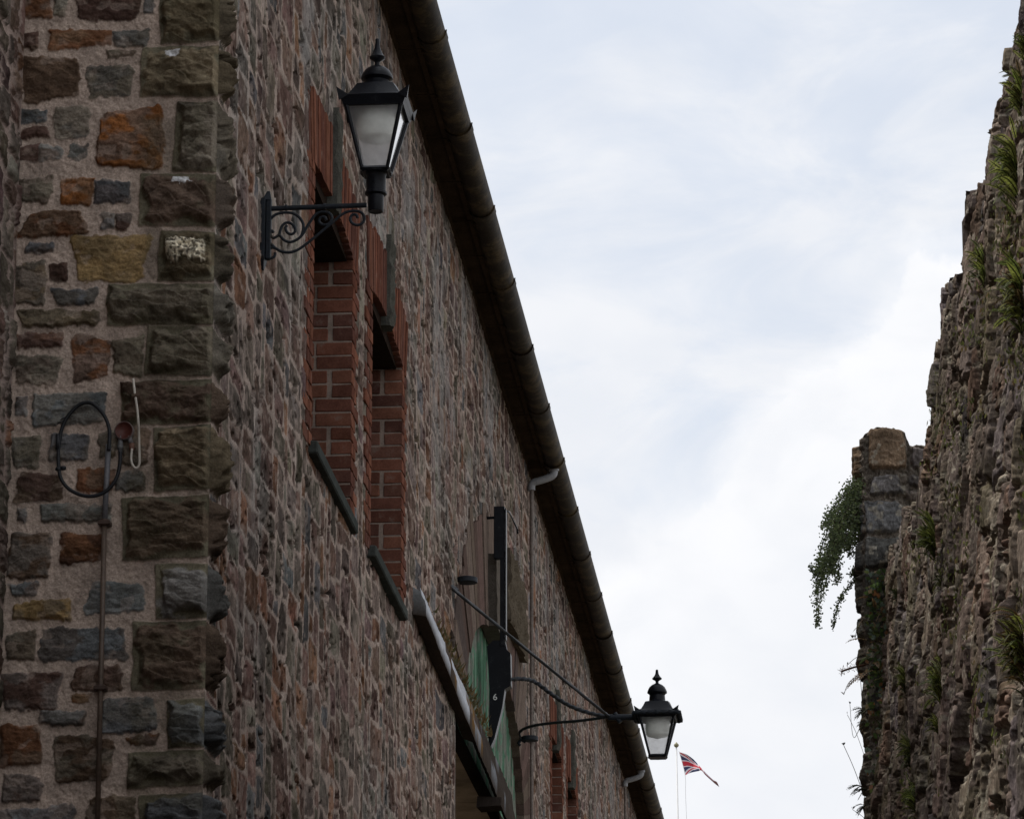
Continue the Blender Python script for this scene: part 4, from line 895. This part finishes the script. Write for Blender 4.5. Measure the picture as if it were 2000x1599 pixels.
fern(1788, 1560, .15, 30, 'lowest green fern on the ruined wall at the bottom of the photo', up=.2)
fern(1752, 1165, .08, 14, 'dark tuft of fern in the corner between ruined wall and pillar', up=.5, cols=[(.05, .075, .02)])
# moss and small weeds rooted in the joints of the ruined wall
mb = MB()
for k in range(9000):
    px, py = random.uniform(1735, 2000), random.uniform(60, 1599)
    if px < 1850-(py-600)*.11 and py > 560 and px < 1760: continue
    if py < 700 and px < 2000-(py-20)*.24+12: continue
    if float(fbm(np.array(px*.022), np.array(py*.011), 301, 3)) < .60: continue
    b = onW(px, py, .06+random.uniform(-.025, .02))
    if b[1] > 21.6 or b[2] > min(crestz(b[1]+q) for q in (-.3, 0, .15, .3, .5))-.12: continue
    sz = random.uniform(.006, .016); a = random.uniform(0, 6.28)
    e1 = np.array((random.uniform(-.4, .4), math.cos(a), math.sin(a)))*sz; e2 = np.array((random.uniform(-.6, .6), -math.sin(a), math.cos(a)))*sz*.7
    mb.add([b-e1, b+e2, b+e1, b-e2], [(0, 1, 2, 3)], random.choice([(.13, .15, .04), (.10, .115, .035), (.17, .17, .06), (.15, .11, .05), (.08, .10, .03)]))
tag(mb.build('moss', M['leaf']), 'low green and brown moss growing in the joints of the ruined wall', 'moss', kind='stuff')
# leafy growth on the pillar face, between pillar and ruin
mb = MB()
for k in range(1500):
    py = random.uniform(1110, 1560); dens = .4 if py < 1350 else .25 if py < 1440 else .12
    if random.random() > dens: continue
    px = random.uniform(1692, 1748) if random.random() < .6 else random.gauss(1715, 14)
    if px < 1691: continue
    b = onY(px, py, YJ-.05-random.random()*.05); s = random.uniform(.008, .022)
    a = random.uniform(0, 6.28); e1 = np.array((math.cos(a), random.uniform(-.6, .6), math.sin(a)))*s; e2 = np.array((-math.sin(a), random.uniform(-.6, .6), math.cos(a)))*s*.6
    c = random.choice([(.06, .10, .03), (.085, .13, .035), (.05, .08, .03), (.12, .15, .045), (.15, .20, .15)] if random.random() < .85 else [(.26, .12, .05), (.22, .17, .10)])
    mb.add([b-e1, b+e2, b+e1, b-e2], [(0, 1, 2, 3)], c)
for k in range(34):
    b = onY(random.uniform(1695, 1740), random.uniform(1120, 1420), YJ-.06); d = np.array((random.uniform(-1, 1), -.2, random.uniform(-.5, .8)))
    frond(mb, b, d, random.uniform(.08, .17), 1.2, random.choice([(.08, .13, .04), (.15, .18, .055), (.22, .13, .06)]), .13, 10)
tag(mb.build('wall_creeper', M['leaf']), 'dense green creeper with reddish dead leaves down the face of the end pillar', 'creeper')
# trailing shrub over the sky side of the pillar
sh = empty('trailing_shrub', tuple(onY(1686, 960, YJ+.2)), 'dark trailing shrub hanging in long sprays from the sky side of the end pillar', 'shrub')
stems = MB(); lv = MB()
SH = [[(1690, 955), (1662, 970), (1630, 1005), (1608, 1060), (1597, 1110), (1594, 1160)], [(1690, 965), (1655, 985), (1628, 1040), (1612, 1095), (1604, 1150), (1597, 1222)], [(1690, 960), (1660, 1000), (1640, 1045), (1622, 1100), (1610, 1150)], [(1690, 985), (1668, 1010), (1652, 1050), (1638, 1085), (1622, 1120)], [(1690, 950), (1672, 950), (1655, 962), (1622, 998), (1606, 1030)],
      [(1688, 1115), (1668, 1135), (1648, 1158), (1634, 1190), (1627, 1224)], [(1688, 1100), (1676, 1105), (1660, 1122)], [(1690, 975), (1670, 990), (1650, 1022), (1632, 1070)], [(1690, 1000), (1678, 1020), (1664, 1050), (1656, 1062)], [(1690, 945), (1678, 935), (1668, 940)], [(1690, 970), (1650, 1000), (1625, 1060), (1600, 1120), (1585, 1105)], [(1688, 1030), (1672, 1060), (1660, 1085)], [(1690, 965), (1668, 985), (1645, 1010), (1615, 1080), (1603, 1135)]]
SHJ = [(si, s_) for si, s_ in enumerate(SH)]
for si, s_ in enumerate(SH):
    if si in (5, 6, 9, 11): continue
    for q_ in range(2): k_ = random.uniform(.6, 1.02); j_ = [(random.gauss(0, 7), random.gauss(0, 9)) for _ in s_]; SHJ.append((si, [(s_[0][0]+(x-s_[0][0])*k_+jx*(i > 0), s_[0][1]+(y-s_[0][1])*k_+jy) for i, ((x, y), (jx, jy)) in enumerate(zip(s_, j_))]))
for si, s_ in SHJ:
    yo = random.uniform(-.15, .35); P = smooth_path([onY(x, y, YJ+.2+yo) for x, y in s_], 10); n = len(P)
    stems.tube(P, list(np.linspace(.004, .0015, n)), 5, (.05, .035, .025))
    thin = si in (5, 6, 9)
    for i in range(1, n):
        f = i/n
        for k in range(7 if thin else 10):
            r = (.009 if thin else .020*(1-f)+.009)
            b = P[i]+np.array([random.gauss(0, r) for _ in range(3)])*np.array((1, 1.4, 1)); s = random.uniform(.0045, .0095)
            a = random.uniform(0, 6.28); e1 = np.array((math.cos(a), random.uniform(-.7, .7), math.sin(a)))*s; e2 = np.array((-math.sin(a), random.uniform(-.7, .7), math.cos(a)))*s*.6
            lv.add([b-e1, b+e2, b+e1, b-e2], [(0, 1, 2, 3)], random.choice([(.075, .10, .045), (.10, .135, .055), (.13, .16, .07), (.055, .075, .04)]))
stems.build('stem', M['leaf'], sh); lv.build('foliage', M['leaf'], sh)
# dry stems sticking out of the pillar's sky edge
mb = MB()
P = smooth_path([onY(1698, 1296, YJ+.05), onY(1670, 1302, YJ+.02), onY(1648, 1309, YJ), onY(1643, 1312, YJ)], 5); mb.tube(P, .006, 6, (.12, .05, .025))
for i in range(1, len(P)): 
    for k in range(6): 
        b = P[i]; d = np.array([random.gauss(0, .012) for _ in range(3)]); mb.add([b, b+d+np.array((.004, 0, 0)), b+d*1.2], [(0, 1, 2)], (.14, .055, .025))
tag(mb.build('dead_stem', M['leaf']), 'short rust brown dead stem jutting from the pillar into the sky', 'dead stem')
mb = MB()
for (p, q, r_) in (((1692, 1385), (1668, 1440), (1660, 1375)), ((1690, 1480), (1672, 1430), (1655, 1395)), ((1690, 1560), (1668, 1500), (1648, 1455)), ((1690, 1250), (1675, 1230), (1670, 1246)), ((1692, 1230), (1678, 1236), (1664, 1245)), ((1690, 1275), (1670, 1285), (1655, 1298)), ((1692, 1310), (1660, 1330), (1648, 1356)), ((1694, 1270), (1700, 1250), (1715, 1228)), ((1692, 1400), (1684, 1360), (1680, 1320)), ((1692, 1600), (1680, 1590), (1665, 1580)), ((1700, 1240), (1712, 1235), (1732, 1225))):
    P = smooth_path([onY(*p, YJ+.05), onY(*q, YJ), onY(*r_, YJ-.02)], 8); mb.tube(P, .0017, 4, (.17, .14, .08)); e = P[-1]
    for k in range(3): mb.add([e, e+np.array((random.gauss(0, .006), 0, .012)), e+np.array((random.gauss(0, .006), 0, .018))], [(0, 1, 2)], (.15, .12, .08))
tag(mb.build('dry_grass', M['leaf']), 'wispy dry grass stems leaning out of the pillar edge over the sky', 'grass tuft')
mb = MB()
for (x, y) in ((1688, 1410), (1684, 1385), (1688, 1540), (1676, 1534), (1686, 1572)):
    b = onY(x+6, y, YJ)
    for k in range(7): frond(mb, b, (-1, random.uniform(-.4, .4), random.uniform(-.5, .9)), random.uniform(.04, .085), 1.2, random.choice([(.05, .06, .035), (.03, .045, .02), (.10, .12, .05)]), .16, 6)
tag(mb.build('weed_sprig', M['leaf']), 'small leafy weed sprigs on the lower sky edge of the pillar', 'weed', kind='stuff')

# ================================================================== flag and pole beyond
YFL = 80.
fp = onY(1321, 1456, YFL)
pole = empty('flagpole', (fp[0]+.04, YFL, 0), 'distant thin white flagpole with a small round top beyond the end of the alley', 'flagpole')
fb = onY(1324, 1599, YFL); sl = (fb[0]-fp[0])/(fb[2]-fp[2])
mb = MB(); mb.tube([(fp[0]-sl*fp[2], YFL, 0), (fp[0], YFL, fp[2])], [.05, .016], 10, (.7, .7, .7)); mb.build('pole', M['white'], pole)
mb = MB(); mb.lathe([(.02, -.03), (.05, .0), (.05, .03), (.02, .06), (.008, .08)], fp, 12); mb.build('pole_top', M['gilt'], pole)
mb = MB(); mb.tube(smooth_path([onY(1326, 1466, YFL), onY(1338, 1512, YFL), onY(1339, 1550, YFL), onY(1342, 1620, YFL)], 5), .004, 4, (.6, .6, .6)); mb.build('halyard', M['white'], pole)
nu, nv = 90, 46
top_px = smooth_path([(1327, 1468), (1340, 1472), (1352, 1480), (1360, 1488), (1367, 1496), (1380, 1510), (1393, 1522), (1400, 1526), (1404, 1534)], 12)
bot_px = smooth_path([(1339, 1513), (1347, 1509), (1354, 1507), (1364, 1505), (1370, 1504), (1378, 1513), (1390, 1524), (1398, 1531), (1405, 1536)], 12)
V = np.zeros((nv, nu, 3)); C = np.zeros((nv, nu, 3))
for i in range(nu):
    f = i/(nu-1); a = top_px[int(f*(len(top_px)-1))]; b = bot_px[int(f*(len(bot_px)-1))]
    for j in range(nv):
        g = j/(nv-1); q = a*(1-g)+b*g; V[j, i] = onY(q[0], q[1], YFL+.25*math.sin(f*7)+.18*math.sin(f*5+g*3.0)+.35*f)
        x, y = f*2-1, (g*2-1)*.5                 # cloth coordinates, 2 : 1
        c = (.025, .032, .09)
        s = .5/1.118; d1 = (y-x*.5)/1.118; d2 = (y+x*.5)/1.118
        if min(abs(d1), abs(d2)) < .10: c = (.62, .60, .62)
        if (abs(d1) < .034 and True) or abs(d2) < .034: c = (.42, .025, .04)
        if abs(x) < .165 or abs(y) < .165: c = (.62, .60, .62)
        if abs(x) < .10 or abs(y) < .10: c = (.42, .025, .04)
        C[j, i] = c
fl = grid_mesh('union_flag', V, C, [M['flag']])
tag(fl, 'red white and blue union flag flying folded from the distant pole', 'flag')

# ================================================================== ground
def sheet(name, x0, x1, y0, y1, z, m):
    mb = MB(); mb.add([(x0, y0, z), (x1, y0, z), (x1, y1, z), (x0, y1, z)], [(0, 1, 2, 3)]); return tag(mb.build(name, m), None, kind='structure')
sheet('ground', -400, 400, -100, 900, 0, M['ground']); sheet('alley', -4.0, 1.2, -20, 78, .004, M['setts'])
bpy.context.view_layer.update()
